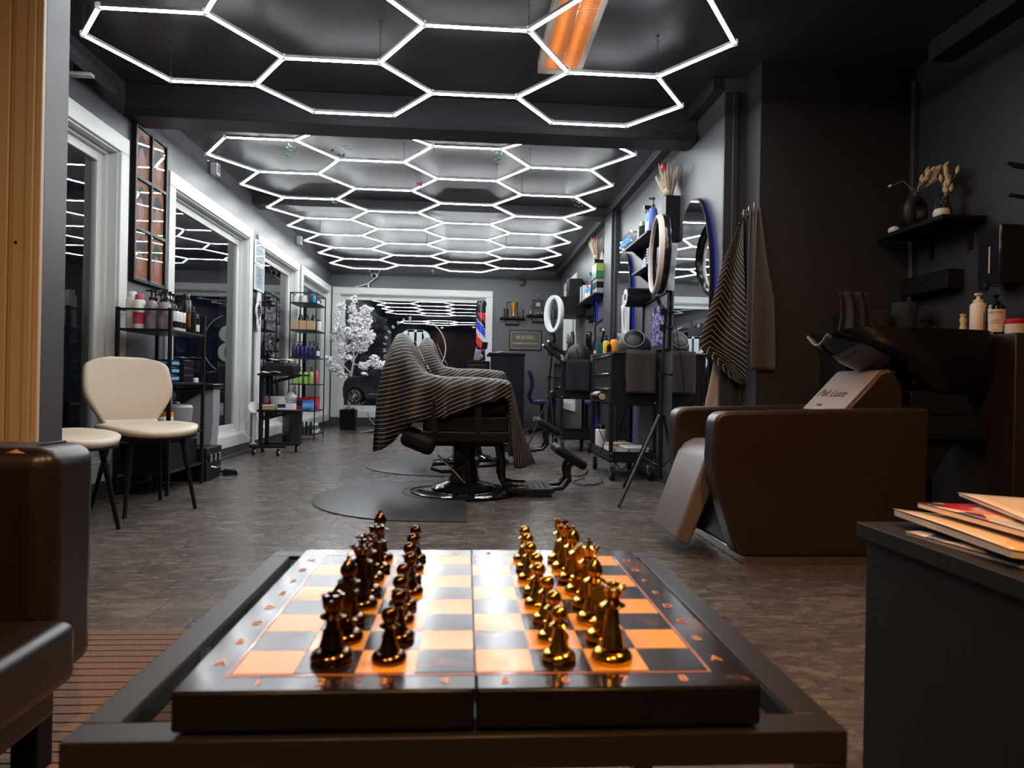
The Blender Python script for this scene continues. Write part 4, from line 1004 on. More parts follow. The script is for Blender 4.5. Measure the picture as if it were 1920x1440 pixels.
# --- posters
def posters():
    t = thing('photo_frame', 'black six picture frame of hairstyle prints between first two windows', 'picture frame', (XL + 0.001, 4.62, 1.795), 0)
    H, W = 0.965, 0.435; fr = 0.022
    m_pic = mat('orange print', (0.62, 0.16, 0.035), 0.5, var=0.15, scale=14); m_hair = mat('dark print', (0.045, 0.04, 0.04), 0.5, var=0.3, scale=20); m_face = mat('pink print', (0.62, 0.26, 0.20), 0.5, var=0.2, scale=20)
    obj('backing', B().box((0.006, 0, 0), (0.012, W, H)), m_wl, t)
    ys = [-W / 2, 0, W / 2]; zs = [-H / 2, -H / 6, H / 6, H / 2]
    for y in ys: obj('frame_bar', B().box((0.016, y, 0), (0.032, fr, H + fr)), m_blackm, t, bev=0.002)
    for z in zs:
        for y in (-W / 4, W / 4): obj('frame_bar', B().box((0.016, y, z), (0.030, W / 2 - fr, fr)), m_blackm, t, bev=0.002)
    cw, chh = W / 2 - fr - 0.004, H / 3 - fr - 0.004
    random.seed(8)
    for i in range(2):
        for j in range(3):
            y, z = -W / 4 + i * W / 2, -H / 3 + j * H / 3
            p = obj('print', B().box((0.0135, y, z), (0.001, cw * 0.94, chh * 0.94)), m_pic, t)
            s = random.uniform(-0.25, 0.25)
            def blob(cx, cy, rx, ry, k): return [(cx + rx * math.cos(a) * (1 + 0.16 * math.sin(k * a)), cy + ry * math.sin(a) * (1 + 0.12 * math.cos(k * a + 1))) for a in [2 * PI * q / 22 for q in range(22)]]
            obj('printed_head', B().prism([(y + a, z + b) for a, b in blob(0.005, 0.04, 0.058, 0.072, 3 + i)], 'x', 0.0142, 0.0146), m_hair, p)
            obj('printed_face', B().prism([(y + a, z + b) for a, b in blob(0.012 * (1 if i else -1), -0.035, 0.042, 0.070, 2 + j)], 'x', 0.0147, 0.0151), m_face, p)
            obj('glazing', B().box((0.022, y, z), (0.002, cw + 0.004, chh + 0.004)), m_clear, t)
    return t
posters()
def notice(label, z0, z1, lines):
    t = thing('framed_notice', label, 'notice', (XL + 0.026, 6.955, (z0 + z1) / 2))
    W, H = 0.305, z1 - z0
    obj('sheet', B().box((0.004, 0, 0), (0.004, W - 0.02, H - 0.02)), m_wl, t)
    for y in (-W / 2 + 0.006, W / 2 - 0.006): obj('frame_bar', B().box((0.005, y, 0), (0.012, 0.012, H)), m_whitep, t)
    for z in (-H / 2 + 0.006, H / 2 - 0.006): obj('frame_bar', B().box((0.005, 0, z), (0.012, W - 0.024, 0.012)), m_whitep, t)
    m_ink = mat('blue grey ink', (0.10, 0.11, 0.20), 0.6)
    for k in range(lines):
        w = random.uniform(0.10, 0.22); obj('print_line', B().box((0.0064, random.uniform(-0.02, 0.02), H / 2 - 0.04 - k * (H - 0.08) / max(1, lines - 1)), (0.0006, w, 0.006)), m_ink, t)
    obj('glazing', B().box((0.0085, 0, 0), (0.001, W - 0.024, H - 0.024)), m_clear, t)
notice('upper white framed notice between second and third windows', 1.83, 2.065, 4)
notice('lower white framed notice with close printed lines', 1.575, 1.822, 9)
orn = thing('hanging_ornament', 'white hanging ornament with round mirror below the framed notices', 'ornament', (XL + 0.028, 6.93, 1.375))
obj('upper_drop', B().prism([(0, 0.19), (0.045, 0.12), (0.04, 0.06), (-0.04, 0.06), (-0.045, 0.12)], 'x', 0, 0.014), m_whitep, orn, bev=0.003)
obj('round_mirror', B().lathe([(0.085, 0), (0.085, 0.012), (0.066, 0.014)], 28, (0.002, 0, 0), E3(0, PI / 2, 0)), m_whitep, orn); obj('mirror_glass', B().lathe([(0.064, 0.0145), (0.0, 0.015)], 28, (0.003, 0, 0), E3(0, PI / 2, 0)), m_mirror, orn)
obj('lower_drop', B().prism([(0, -0.21), (0.045, -0.13), (0.04, -0.06), (-0.04, -0.06), (-0.045, -0.13)], 'x', 0, 0.014), m_whitep, orn, bev=0.003)
obj('red_stud', B().box((0.017, 0.012, 0.088), (0.006, 0.022, 0.030)).box((0.017, -0.012, -0.075), (0.006, 0.022, 0.020)), m_red, orn); obj('blue_stud', B().box((0.017, 0.024, 0.080), (0.005, 0.012, 0.04)).box((0.017, 0.012, -0.11), (0.006, 0.018, 0.05)), m_blue, orn)
tag(obj('cable_conduit', B().lohi((XL, 6.945, 0.10), (XL + 0.018, 6.965, 1.17)).tube([(XL + 0.02, 6.955, 1.17), (XL + 0.034, 6.94, 1.175)], 0.004, 6), m_whitep), 'thin white cable duct running down the wall between windows', 'cable')

# --- rolling work trolley
tr = thing('work_trolley', 'black two tier rolling trolley by the third window', 'trolley', (0, 0, 0))
for x, y in ((-1.95, 6.49), (-1.70, 6.385), (-1.63, 6.78), (-1.955, 6.79)):
    c = obj('caster', B().cyl((x - 0.012, y, 0.028), (x + 0.012, y, 0.028), 0.028, n=16), m_black, tr); obj('hub_cap', B().ball((x + 0.012, y - 0.006, 0.028), 0.019, 12, (0.6, 1, 1)), m_chrome, c)
    obj('caster_fork', B().box((x, y, 0.058), (0.026, 0.022, 0.012)), m_blackm, tr)
obj('base_bar', B().lohi((-1.99, 6.47, 0.062), (-1.66, 6.52, 0.088)), m_blackm, tr, bev=0.002); obj('base_bar', B().lohi((-1.99, 6.74, 0.062), (-1.60, 6.79, 0.088)), m_blackm, tr, bev=0.002)
obj('cross_bar', B().lohi((-1.965, 6.52, 0.064), (-1.925, 6.74, 0.086)), m_blackm, tr)
obj('column', B().lohi((-1.915, 6.50, 0.088), (-1.88, 6.535, 0.735)), m_blackm, tr, bev=0.002); obj('column', B().lohi((-1.915, 6.70, 0.088), (-1.88, 6.735, 0.735)), m_blackm, tr, bev=0.002)
for z in (0.735, 0.400):
    obj('table_top', B().lohi((-1.915, 6.43, z), (-1.52, 6.80, z + 0.018)), m_black, tr, bev=0.003)
    for y in (6.505, 6.705): obj('support_arm', B().prism([(-1.90, z - 0.09), (-1.90, z - 0.07), (-1.62, z), (-1.58, z)], 'y', y, y + 0.022), m_blackm, tr)
z = 0.7535
pn = thing('towel_warmer', 'black towel warmer box on the trolley top', 'appliance', (-1.74, 6.62, z))
obj('body', B().box((0, 0, 0.046), (0.265, 0.24, 0.088)), m_darkp, pn, bev=0.008); obj('lid', B().box((0, 0, 0.096), (0.255, 0.23, 0.012)), m_darkp, pn, bev=0.004)
obj('front_panel', B().box((0.02, -0.1215, 0.045), (0.18, 0.003, 0.05)), m_blackm, pn)
for x in (-0.03, 0.06): obj('knob', B().cyl((x, -0.02, 0.102), (x, -0.02, 0.118), 0.008), m_black, pn)
def cloth(name, label, loc, sx, sy, h, m, seed, cat='towel'):
    random.seed(seed); ph = [random.uniform(0, 6) for _ in range(4)]
    g = B().grid(lambda u, v: ((u - 0.5) * sx, (v - 0.5) * sy, h * (0.5 + 0.25 * math.sin(u * 9 + ph[0]) + 0.25 * math.sin(v * 7 + ph[1]) * math.cos(u * 5 + ph[2])) + 0.003), 16, 12)
    return tag(obj(name, g, m, None, loc=loc, solid=0.004), label, cat)
cloth('folded_towel', 'white crumpled towel on the lid of the black towel warmer', (-1.745, 6.63, z + 0.121), 0.20, 0.18, 0.018, m_wl, 3)
cloth('folded_towel', 'flat white cloth at the front edge of the trolley top', (-1.80, 6.465, z + 0.001), 0.16, 0.055, 0.016, m_wl, 4)
z = 0.4185
t = thing('white_bucket', 'white tapered bucket on the lower trolley tier', 'bucket', (-1.79, 6.70, z)); obj('body', B().lathe([(0.062, 0), (0.078, 0.115), (0.072, 0.115), (0.058, 0.006), (0, 0.006)], 22), m_whitep, t); obj('rim', B().lathe([(0.080, 0.112), (0.080, 0.119), (0.072, 0.119)], 22), m_whitep, t)
t = thing('tissue_box', 'white and blue tissue box on the lower trolley tier', 'tissue box', (-1.675, 6.56, z)); obj('carton', B().box((0, 0, 0.028), (0.15, 0.11, 0.056)), m_whitep, t, bev=0.002); obj('printed_side', B().box((-0.035, -0.0556, 0.036), (0.075, 0.001, 0.034)), m_navy, t)
m_bag = mat('crumpled clear film', (0.75, 0.8, 0.83), 0.15, trans=0.5, var=0.1)
random.seed(2); g = B().ball((0, 0, 0.055), 0.055, 14, (0.9, 0.7, 1.0)); g.bm.verts.ensure_lookup_table()
for v in g.bm.verts: v.co += Vector([random.uniform(-0.008, 0.008) for _ in range(3)])
tag(obj('plastic_bag', g, m_bag, None, loc=(-1.635, 6.555, z + 0.057)), 'crumpled clear plastic bag on top of the tissue box', 'bag')
t = thing('wooden_box', 'small slatted wooden box at the left of the lower trolley tier', 'box', (-1.815, 6.485, z)); obj('box', B().box((0, 0, 0.02), (0.105, 0.075, 0.04)), m_oak, t, bev=0.002); obj('lid', B().box((0, 0, 0.043), (0.108, 0.078, 0.006)), m_wl, t)
bottle('spray_can', 'red and blue striped can standing on the lower trolley tier', 'can', (-1.875, 6.60, z), 0.125, 0.022, m_rose, m_blue, 'can', m_navy)
t = thing('trash_bin', 'black round trash bin behind the rolling trolley', 'bin', (-1.885, 7.62, 0)); obj('body', B().lathe([(0.095, 0), (0.10, 0.005), (0.108, 0.33), (0.10, 0.33)], 26), m_darkp, t); obj('lid', B().lathe([(0.110, 0.33), (0.110, 0.355), (0.09, 0.375), (0, 0.38)], 26), m_darkp, t); obj('pedal', B().box((0.10, -0.04, 0.02), (0.05, 0.05, 0.012)), m_blackm, t)
t = thing('disc_lamp', 'white round disc lamp with cable beside the trolley', 'lamp', (-1.975, 6.56, 0.43)); obj('disc', B().lathe([(0.055, 0), (0.060, 0.006), (0.055, 0.014), (0, 0.016)], 26, (0, 0, 0), E3(PI / 2 - 0.4, 0, 0.5)), m_whitep, t)
obj('pole', B().tube([(-0.005, 0.02, -0.05), (-0.01, 0.03, -0.20), (-0.01, 0.03, -0.341)], 0.012, 10), m_whitep, t); obj('cable', B().tube([(-0.03, 0.0, -0.05), (-0.09, -0.02, -0.14), (-0.075, -0.03, -0.25), (0.0, -0.02, -0.29), (0.045, 0.0, -0.22), (0.02, 0.01, -0.08)], 0.004, 6), m_whitep, t)
obj('foot', B().box((-0.01, 0.03, -0.341 + 0.004), (0.05, 0.05, 0.008)), m_whitep, t)
# --- tall rack
R2Z = [0.07, 0.345, 0.655, 0.965, 1.285, 1.600]
rack('tall_product_rack', 'tall slim black rack of colourful bottles by the fourth window', -2.045, -1.735, 8.05, 8.56, R2Z, 1.715, m_blackm, m_blackm, pr=0.006)
def row(tier, words, n, y, x0, x1, h, r, mb, mc, kind, band=None, name='bottle', cat='bottle', grp=None):
    z = R2Z[tier] + 0.0005
    for k in range(n):
        x = x0 + (x1 - x0) * (k / max(1, n - 1)) if n > 1 else x0
        bottle(name, ('%s %s' % (ORD[k], words)) if n > 1 else words, cat, (x, y, z), h, r, mb, mc, kind, band, grp)
row(5, 'round cream tub on the tall rack top', 2, 8.12, -1.99, -1.90, 0.085, 0.038, m_ivory, m_ivory, 'jar', None, 'tub', 'tub', 'cream tubs on the tall rack')
row(5, 'navy trigger spray bottle on the tall rack top', 1, 8.13, -1.825, 0, 0.155, 0.026, m_navy, m_navy, 'spray', None, 'spray_bottle')
row(5, 'cyan bottle at the front post of the tall rack top', 1, 8.10, -1.775, 0, 0.075, 0.026, m_cyan, m_cyan, 'jar', None, 'bottle')
row(5, 'white small jar far along the tall rack top', 1, 8.36, -1.80, 0, 0.07, 0.028, m_whitep, m_darkp, 'jar', None, 'jar', 'jar')
row(5, 'brown small jar farthest along the tall rack top', 1, 8.48, -1.80, 0, 0.06, 0.026, m_oak, m_darkp, 'jar', None, 'jar', 'jar')
for k, x in enumerate((-1.985, -1.90, -1.815)): carton('pale wood box panel with black top, %s from the wall on the tall rack' % ORD[k], x, 8.13, R2Z[4] + 0.0005, (0.078, 0.10, 0.105), m_oak, None, 0, 'pale wood boxes on the tall rack')
row(4, 'black capped bottle standing behind the wood boxes', 3, 8.23, -1.96, -1.81, 0.185, 0.030, m_darkp, m_darkp, 'can', None, 'bottle', 'bottle', 'black bottles behind the wood boxes')
row(4, 'white labelled bottle on the tall rack second tier', 1, 8.42, -1.79, 0, 0.15, 0.032, m_wl, m_darkp, 'can', m_wl, 'bottle')
row(3, 'navy pump bottle from the wall on the tall rack', 6, 8.12, -2.005, -1.775, 0.185, 0.022, m_navy, m_darkp, 'pump', None, 'pump_bottle', 'bottle', 'navy bottles on the tall rack')
row(3, 'dark bottle with white label in the far row of the tall rack', 3, 8.34, -1.95, -1.78, 0.18, 0.024, m_darkp, m_darkp, 'pump', m_wl, 'pump_bottle', 'bottle', 'dark labelled bottles on the tall rack')
row(2, 'lime green pump bottle from the wall on the tall rack', 4, 8.12, -1.99, -1.80, 0.195, 0.026, m_green, m_darkp, 'pump', None, 'pump_bottle', 'bottle', 'lime green bottles on the tall rack')
row(2, 'rose red bottle at the end of the green bottles', 1, 8.25, -1.77, 0, 0.17, 0.026, m_rose, m_rose, 'can', None, 'bottle')
carton('bright blue patterned box on the tall rack fifth tier', -1.83, 8.13, R2Z[1] + 0.0005, (0.11, 0.10, 0.115), m_blue, m_lblue)
carton('red patterned box at the far end of the tall rack fifth tier', -1.815, 8.33, R2Z[1] + 0.0005, (0.12, 0.14, 0.16), m_red, m_rose)
carton('red box half behind the blue box on the tall rack', -1.94, 8.30, R2Z[1] + 0.0005, (0.11, 0.12, 0.145), m_red, m_darkp)
row(0, 'black dropper bottle on the tall rack bottom tier', 5, 8.15, -2.0, -1.80, 0.145, 0.017, m_darkp, m_darkp, 'can', None, 'dropper_bottle', 'bottle', 'black droppers on the tall rack')
carton('white and green carton on the tall rack bottom tier', -1.79, 8.30, R2Z[0] + 0.0005, (0.07, 0.09, 0.12), m_whitep, m_green2)
carton('pink soap packet low in the tall rack corner', -1.79, 8.42, R2Z[0] + 0.0005, (0.06, 0.07, 0.05), m_rose, m_wl)
# white junction boxes and ceiling-side fittings on the left wall
for lab, y, z in (('white speaker box on the wall under the long light near the beam', 5.72, 2.40), ('white speaker box on the wall far under the long light', 8.55, 2.41)):
    t = thing('junction_box', lab, 'socket', (XL + 0.001, y, z)); obj('housing', B().box((0.03, 0, 0), (0.06, 0.075, 0.10)), m_whitep, t, bev=0.006); obj('grille', B().box((0.0615, 0, 0), (0.002, 0.05, 0.06)), m_greyp, t)
t = thing('curtain_roller', 'dark roller tube with white bracket above the first window', 'roller', (0, 0, 0))
obj('roller_tube', B().cyl((XL + 0.10, 3.05, 2.315), (XL + 0.10, 3.98, 2.315), 0.032, n=18), m_skirt, t)
obj('bracket', B().lohi((XL + 0.001, 3.70, 2.265), (XL + 0.12, 3.74, 2.282)).lohi((XL + 0.001, 3.70, 2.265), (XL + 0.012, 3.74, 2.36)), m_whitep, t); obj('bracket', B().lohi((XL + 0.001, 3.10, 2.265), (XL + 0.12, 3.14, 2.282)).lohi((XL + 0.001, 3.10, 2.265), (XL + 0.012, 3.14, 2.36)), m_whitep, t)
tag(obj('power_cable', B().tube([(XL + 0.006, 3.50, 1.9), (XL + 0.02, 3.52, 1.4), (XL + 0.05, 3.53, 1.05), (XL + 0.03, 3.50, 0.8), (XL + 0.008, 3.46, 0.62)], 0.004, 6), m_whitep), 'thin white cable curving down the first window', 'cable')
# ================================================================ BARBER CHAIRS, CAPES AND MATS
m_vinyl = mat('black upholstery vinyl', (0.010, 0.009, 0.009), 0.42, spec=0.15, var=0.2, scale=30, bump=0.05)
m_mat = mat('black rubber mat', (0.035, 0.036, 0.039), 0.38, var=0.2, scale=12, bump=0.08)
def capemat(name, dark, line):
    M = bpy.data.materials.new(name); M.use_nodes = True; nt = M.node_tree; L = nt.links; b = nt.nodes['Principled BSDF']
    uv = nt.nodes.new('ShaderNodeUVMap'); sp = nt.nodes.new('ShaderNodeSeparateXYZ'); L.new(uv.outputs[0], sp.inputs[0])
    mu = nt.nodes.new('ShaderNodeMath'); mu.operation = 'MULTIPLY'; mu.inputs[1].default_value = 1 / 0.0255; L.new(sp.outputs['Y'], mu.inputs[0])
    fr = nt.nodes.new('ShaderNodeMath'); fr.operation = 'FRACT'; L.new(mu.outputs[0], fr.inputs[0])
    lt = nt.nodes.new('ShaderNodeMath'); lt.operation = 'LESS_THAN'; lt.inputs[1].default_value = 0.095; L.new(fr.outputs[0], lt.inputs[0])
    mx = nt.nodes.new('ShaderNodeMix'); mx.data_type = 'RGBA'; mx.inputs['A'].default_value = dark + (1,); mx.inputs['B'].default_value = line + (1,)
    L.new(lt.outputs[0], mx.inputs['Factor']); L.new(mx.outputs['Result'], b.inputs['Base Color'])
    b.inputs['Roughness'].default_value = 0.5; b.inputs['Specular IOR Level'].default_value = 0.3
    MATS[name] = M; return M
m_cape = capemat('black cape with fine stripes', (0.011, 0.009, 0.008), (0.58, 0.47, 0.38))
def interp(T, x):
    if x <= T[0][0]: return T[0][1]
    for (a, p), (b, q) in zip(T, T[1:]):
        if x <= b:
            k = (x - a) / (b - a); return p + (q - p) * k
    return T[-1][1]
def barber(label, cx, cy, mlabel, clabel, seedv, lift=0.0):
    t = thing('barber_chair', label, 'barber chair', (cx, cy, 0), 0, 'barber chairs in a row')
    obj('base_plate', B().lathe([(0.335, 0.0125), (0.335, 0.020), (0.30, 0.027), (0.20, 0.032)], 56), m_blackg, t)
    obj('base_flange', B().lathe([(0.200, 0.030), (0.205, 0.040), (0.17, 0.062), (0.10, 0.080), (0.09, 0.090)], 48), m_blackg, t)
    obj('column', B().lathe([(0.105, 0.075), (0.090, 0.12), (0.075, 0.26), (0.075, 0.315)], 32), m_blackg, t)
    obj('swivel_housing', B().lohi((-0.21, -0.16, 0.312), (0.23, 0.16, 0.345)), m_blackm, t, bev=0.006)
    obj('seat_box', B().lohi((-0.255, -0.27, 0.345), (0.265, 0.27, 0.405)), m_vinyl, t, bev=0.01)
    obj('seat_skirt', B().lohi((-0.25, -0.265, 0.412), (0.26, 0.265, 0.50)), m_vinyl, t, bev=0.012)
    obj('seat_cushion', B().lohi((-0.24, -0.22, 0.502), (0.265, 0.22, 0.60)), m_vinyl, t, bev=0.03, seg=3)
    obj('trim_strip', B().lohi((-0.257, -0.2715, 0.403), (0.267, 0.2715, 0.409)), m_chrome, t)
    for s in (-1, 1):
        obj('armrest', B().lohi((-0.22, s * 0.240 - 0.030, 0.635), (0.245, s * 0.240 + 0.030, 0.695)), m_vinyl, t, bev=0.025, seg=3)
        obj('arm_support', B().lohi((0.06, s * 0.262 - 0.010, 0.40), (0.10, s * 0.262 + 0.010, 0.64)).lohi((-0.20, s * 0.262 - 0.010, 0.40), (-0.16, s * 0.262 + 0.010, 0.64)), m_blackm, t)
    obj('backrest', B().box((-0.335, 0, 0.67), (0.09, 0.38, 0.40), E3(0, -0.20, 0)), m_vinyl, t, bev=0.035, seg=3)
    obj('headrest', B().box((-0.400, 0, 0.905), (0.07, 0.16, 0.10), E3(0, -0.2, 0)), m_vinyl, t, bev=0.03, seg=3)
    obj('calf_cushion', B().box((-0.275, -0.17, 0.345), (0.21, 0.26, 0.11), E3(0, 0.38, 0)), m_vinyl, t, bev=0.04, seg=4)
    obj('recline_lever', B().tube([(-0.16, -0.20, 0.26), (-0.05, -0.22, 0.16), (0.0, -0.20, 0.10)], 0.007, 6), m_chrome, t)
    obj('pump_pedal', B().tube([(-0.02, -0.10, 0.15), (-0.14, -0.16, 0.155), (-0.20, -0.17, 0.175), (-0.19, -0.175, 0.20), (-0.10, -0.16, 0.205), (-0.02, -0.11, 0.20)], 0.010, 8), m_blackm, t)
    obj('hub_bolt', B().cyl((0.075, -0.165, 0.24), (0.075, -0.14, 0.24), 0.012), m_chrome, t)
    for s in (-1, 1):
        y = s * 0.115
        obj('foot_arm', B().tube([(0.215, y, 0.33), (0.235, y, 0.22), (0.235, y, 0.12), (0.262, y, 0.065), (0.33, y, 0.046), (0.40, y, 0.046)], 0.024, 10, flat=0.55), m_blackg, t)
        obj('pad_arm', B().tube([(0.54, y * 0.8, 0.045), (0.62, y * 0.8, 0.052), (0.665, y * 0.8, 0.10), (0.655, y * 0.8, 0.15), (0.66, y * 0.8, 0.19), (0.70, y * 0.8, 0.225)], 0.017, 10), m_blackg, t)
    obj('foot_plate', B().lohi((0.27, -0.17, 0.030), (0.56, 0.17, 0.056)), m_blackm, t, bev=0.006)
    for k in range(7): obj('tread_rib', B().lohi((0.30 + k * 0.034, -0.14, 0.056), (0.312 + k * 0.034, 0.14, 0.061)), m_chrome, t)
    obj('foot_pad', B().box((0.668, 0, 0.245), (0.225, 0.30, 0.058), E3(0, 0.55, 0)), m_vinyl, t, bev=0.024, seg=3)
    for ch_ in t.children:
        if not ch_.name.startswith(('base_', 'column')): ch_.location.z += lift
    if lift: obj('ram', B().cyl((0, 0, 0.30), (0, 0, 0.33 + lift), 0.06, n=24), m_chrome, t)
    # striped cape thrown over back, arms and seat
    TOP = [(-0.55, 0.30), (-0.535, 0.58), (-0.515, 0.752), (-0.475, 0.921), (-0.435, 1.000), (-0.395, 1.010), (-0.355, 0.985), (-0.314, 0.910), (-0.289, 0.84), (-0.254, 0.765), (-0.206, 0.748), (-0.119, 0.736), (0.0, 0.738), (0.10, 0.736), (0.213, 0.728), (0.272, 0.716), (0.310, 0.60), (0.352, 0.43), (0.406, 0.30), (0.440, 0.218)]
    HEM = [(-0.55, 0.27), (-0.50, 0.285), (-0.43, 0.34), (-0.38, 0.40), (-0.34, 0.455), (-0.20, 0.475), (-0.13, 0.485), (-0.04, 0.52), (0.05, 0.56), (0.115, 0.588), (0.225, 0.612), (0.262, 0.60), (0.282, 0.36), (0.30, 0.195), (0.36, 0.19), (0.440, 0.205)]
    WID = [(-0.55, 0.20), (-0.45, 0.24), (-0.35, 0.27), (-0.25, 0.285), (0.20, 0.295), (0.272, 0.29), (0.32, 0.20), (0.44, 0.12)]
    xs = [-0.55 + 0.99 * k / 72 for k in range(73)]
    NV = 34
    def pt(i, j):
        x = xs[i]; zt, zh, w = interp(TOP, x), interp(HEM, x), interp(WID, x)
        s = j / NV * 2 - 1; a = abs(s); sg = -1 if s < 0 else 1
        if a < 0.38:
            y = w * 0.80 * (a / 0.38); z = zt - 0.004 * math.sin(a * 8) if x > -0.22 else zt - 0.10 * (a / 0.38) ** 2 * max(0.0, min(1.0, (zt - 0.75) / 0.2))
        else:
            q = (a - 0.38) / 0.62
            z0 = zt - (0.10 * max(0.0, min(1.0, (zt - 0.75) / 0.2)) if x <= -0.22 else 0.0)
            y = w * (0.80 + 0.20 * min(1, q * 4) ** 0.5) + q * (0.050 if x < -0.1 else 0.022) * math.sin(x * 40 + 1.2 * math.sin(x * 11 + seedv) + (0 if sg < 0 else 2) + q) + q * 0.020
            hh = zh + (0.005 * math.sin(x * 34 + seedv) if sg < 0 else 0.02 * math.sin(x * 40 + 1))
            z = z0 + (hh - z0) * (q ** 1.05)
        return Vector((x, y * sg, z))
    def uvf(u, v):
        i = int(round(u * 72)); j = int(round(v * NV)); p = pt(i, j); x = p.x
        slope = 0.12 if x < -0.25 else 0.12 + 0.42 * min(1, (x + 0.25) / 0.15)
        aa = abs(j / NV * 2 - 1); w = interp(WID, x)
        zz = p.z if aa >= 0.38 else pt(i, int(round((0.5 + 0.19 * (1 if j > NV / 2 else -1)) * NV))).z + 0.8 * w * (1 - aa / 0.38) * 0.9
        vv = zz - slope * (x + 0.25) + 0.02 * math.sin(x * 9)
        if x > 0.285: vv = 0.55 + p.y * 1.2 + x * 0.9
        return (x, vv + 3.0)
    cp = thing('striped_cape', clabel, 'cape', (cx, cy, lift), 0, 'striped barber capes on the chairs')
    obj('cloth', B().grid(lambda u, v: pt(int(round(u * 72)), int(round(v * NV))), 72, NV, uvf), m_cape, cp, solid=0.004)
    m_patch = mat('peach cape print', (0.72, 0.46, 0.34), 0.6)
    for (c, d) in (((-0.281, -0.085, 0.879), (0.003, 0.040, 0.11)), ((-0.236, -0.085, 0.795), (0.003, 0.110, 0.026)), ((-0.312, -0.06, 0.945), (0.003, 0.022, 0.026)), ((-0.222, -0.05, 0.772), (0.003, 0.03, 0.010))):
        obj('printed_letter', B().box(c, d, E3(0, -0.43, 0)), m_patch, cp)
    # D-shaped floor mat
    pts = []
    for k in range(41):
        a = PI / 2 + PI * k / 40; pts.append((-0.19 + 0.70 * math.cos(a), -0.20 + 0.72 * math.sin(a)))
    pts += [(0.02, -0.92), (0.02, -0.52), (0.02, 0.52)]
    g = B(); n = len(pts)
    inn = [(x + (0.02 if k > 40 else 0) * -1 + 0.0, y) for k, (x, y) in enumerate(pts)]
    c0 = (-0.28, -0.18)
    def sc(p, f): return (c0[0] + (p[0] - c0[0]) * f, c0[1] + (p[1] - c0[1]) * f)
    rings = [(1.0, 0.001), (1.0, 0.006), (0.93, 0.012)]
    vs = []; fs = []
    for f, z in rings: vs += [sc(p, f) + (z,) for p in pts]
    for r in range(2):
        for k in range(n): fs.append((r * n + k, r * n + (k + 1) % n, (r + 1) * n + (k + 1) % n, (r + 1) * n + k))
    fs.append(tuple(range(2 * n, 3 * n)))
    mt = thing('floor_mat', mlabel, 'mat', (cx, cy, 0), 0, 'anti fatigue mats')
    obj('rubber_sheet', g.add(vs, fs), m_mat, mt)
    obj('ring_rib', B().tube([(0.385 * math.cos(a), 0.385 * math.sin(a), 0.011) for a in [PI * 0.5 + PI * k / 40 for k in range(41)]], 0.004, 6), m_mat, mt)
    return t
barber('black barber chair under a brown lit striped cape nearest the chess table', 0.0, 4.36, 'black rubber mat curving left of the nearest barber chair', 'striped black cape draped over the nearest barber chair', 0.0)
barber('second black barber chair behind the nearest one', 0.06, 6.02, 'black rubber mat under the second barber chair', 'grey striped cape draped over the second barber chair', 1.7, 0.085)
# ================================================================ BARBER STATIONS ON THE RIGHT WALL
m_led = emat('blue led strip', (0.02, 0.06, 1.0), 2.2)
m_ringlit = emat('lit ring diffuser', (0.92, 0.97, 1.0), 0.8)
m_ringoff = mat('unlit ring diffuser', (0.80, 0.70, 0.62), 0.45, var=0.03)
def arch_mirror(label, y0, y1, zt, z0=0.12, led=True):
    t = thing('arch_mirror', label, 'mirror', (0, 0, 0), 0, 'arched mirrors on the right wall')
    c, R = (y0 + y1) / 2, (y1 - y0) / 2; rise = min(0.62, R * 1.7)
    def arch(r): return [(c + r * math.cos(a), zt - rise + (rise - (R - r)) * math.sin(a)) for a in [PI * k / 28 for k in range(29)]]
    out = arch(R); inn = arch(R - 0.010)
    X0 = XR - 0.035
    obj('backing', B().prism(out + [(c - R, z0), (c + R, z0)], 'x', X0, X0 + 0.020), m_black, t)
    obj('mirror_glass', B().prism(inn + [(c - R + 0.010, z0 + 0.010), (c + R - 0.010, z0 + 0.010)], 'x', X0 - 0.003, X0 + 0.001), m_mirror, t)
    if led:
        inl = [(y, z) for y, z in arch(R - 0.034)]
        pts = [(X0 + 0.026, c + R - 0.034, z0 + 0.03)] + [(X0 + 0.026, y, z) for y, z in inl] + [(X0 + 0.026, c - R + 0.034, z0 + 0.03)]
        obj('led_strip', B().tube(pts, 0.004, 5), m_led, t)
    for y in (c - R * 0.6, c + R * 0.6): obj('wall_spacer', B().box((XR - 0.0075, y, z0 + 0.3), (0.0145, 0.03, 0.05)), m_black, t)
    return t
arch_mirror('tall arched mirror with blue backlight beside the hanging capes', 3.935, 4.635, 1.905)
arch_mirror('arched mirror with blue backlight left of the ring light', 5.90, 6.46, 1.915)
arch_mirror('farthest arched mirror with bright blue edge past the wall post', 7.55, 8.15, 1.80)

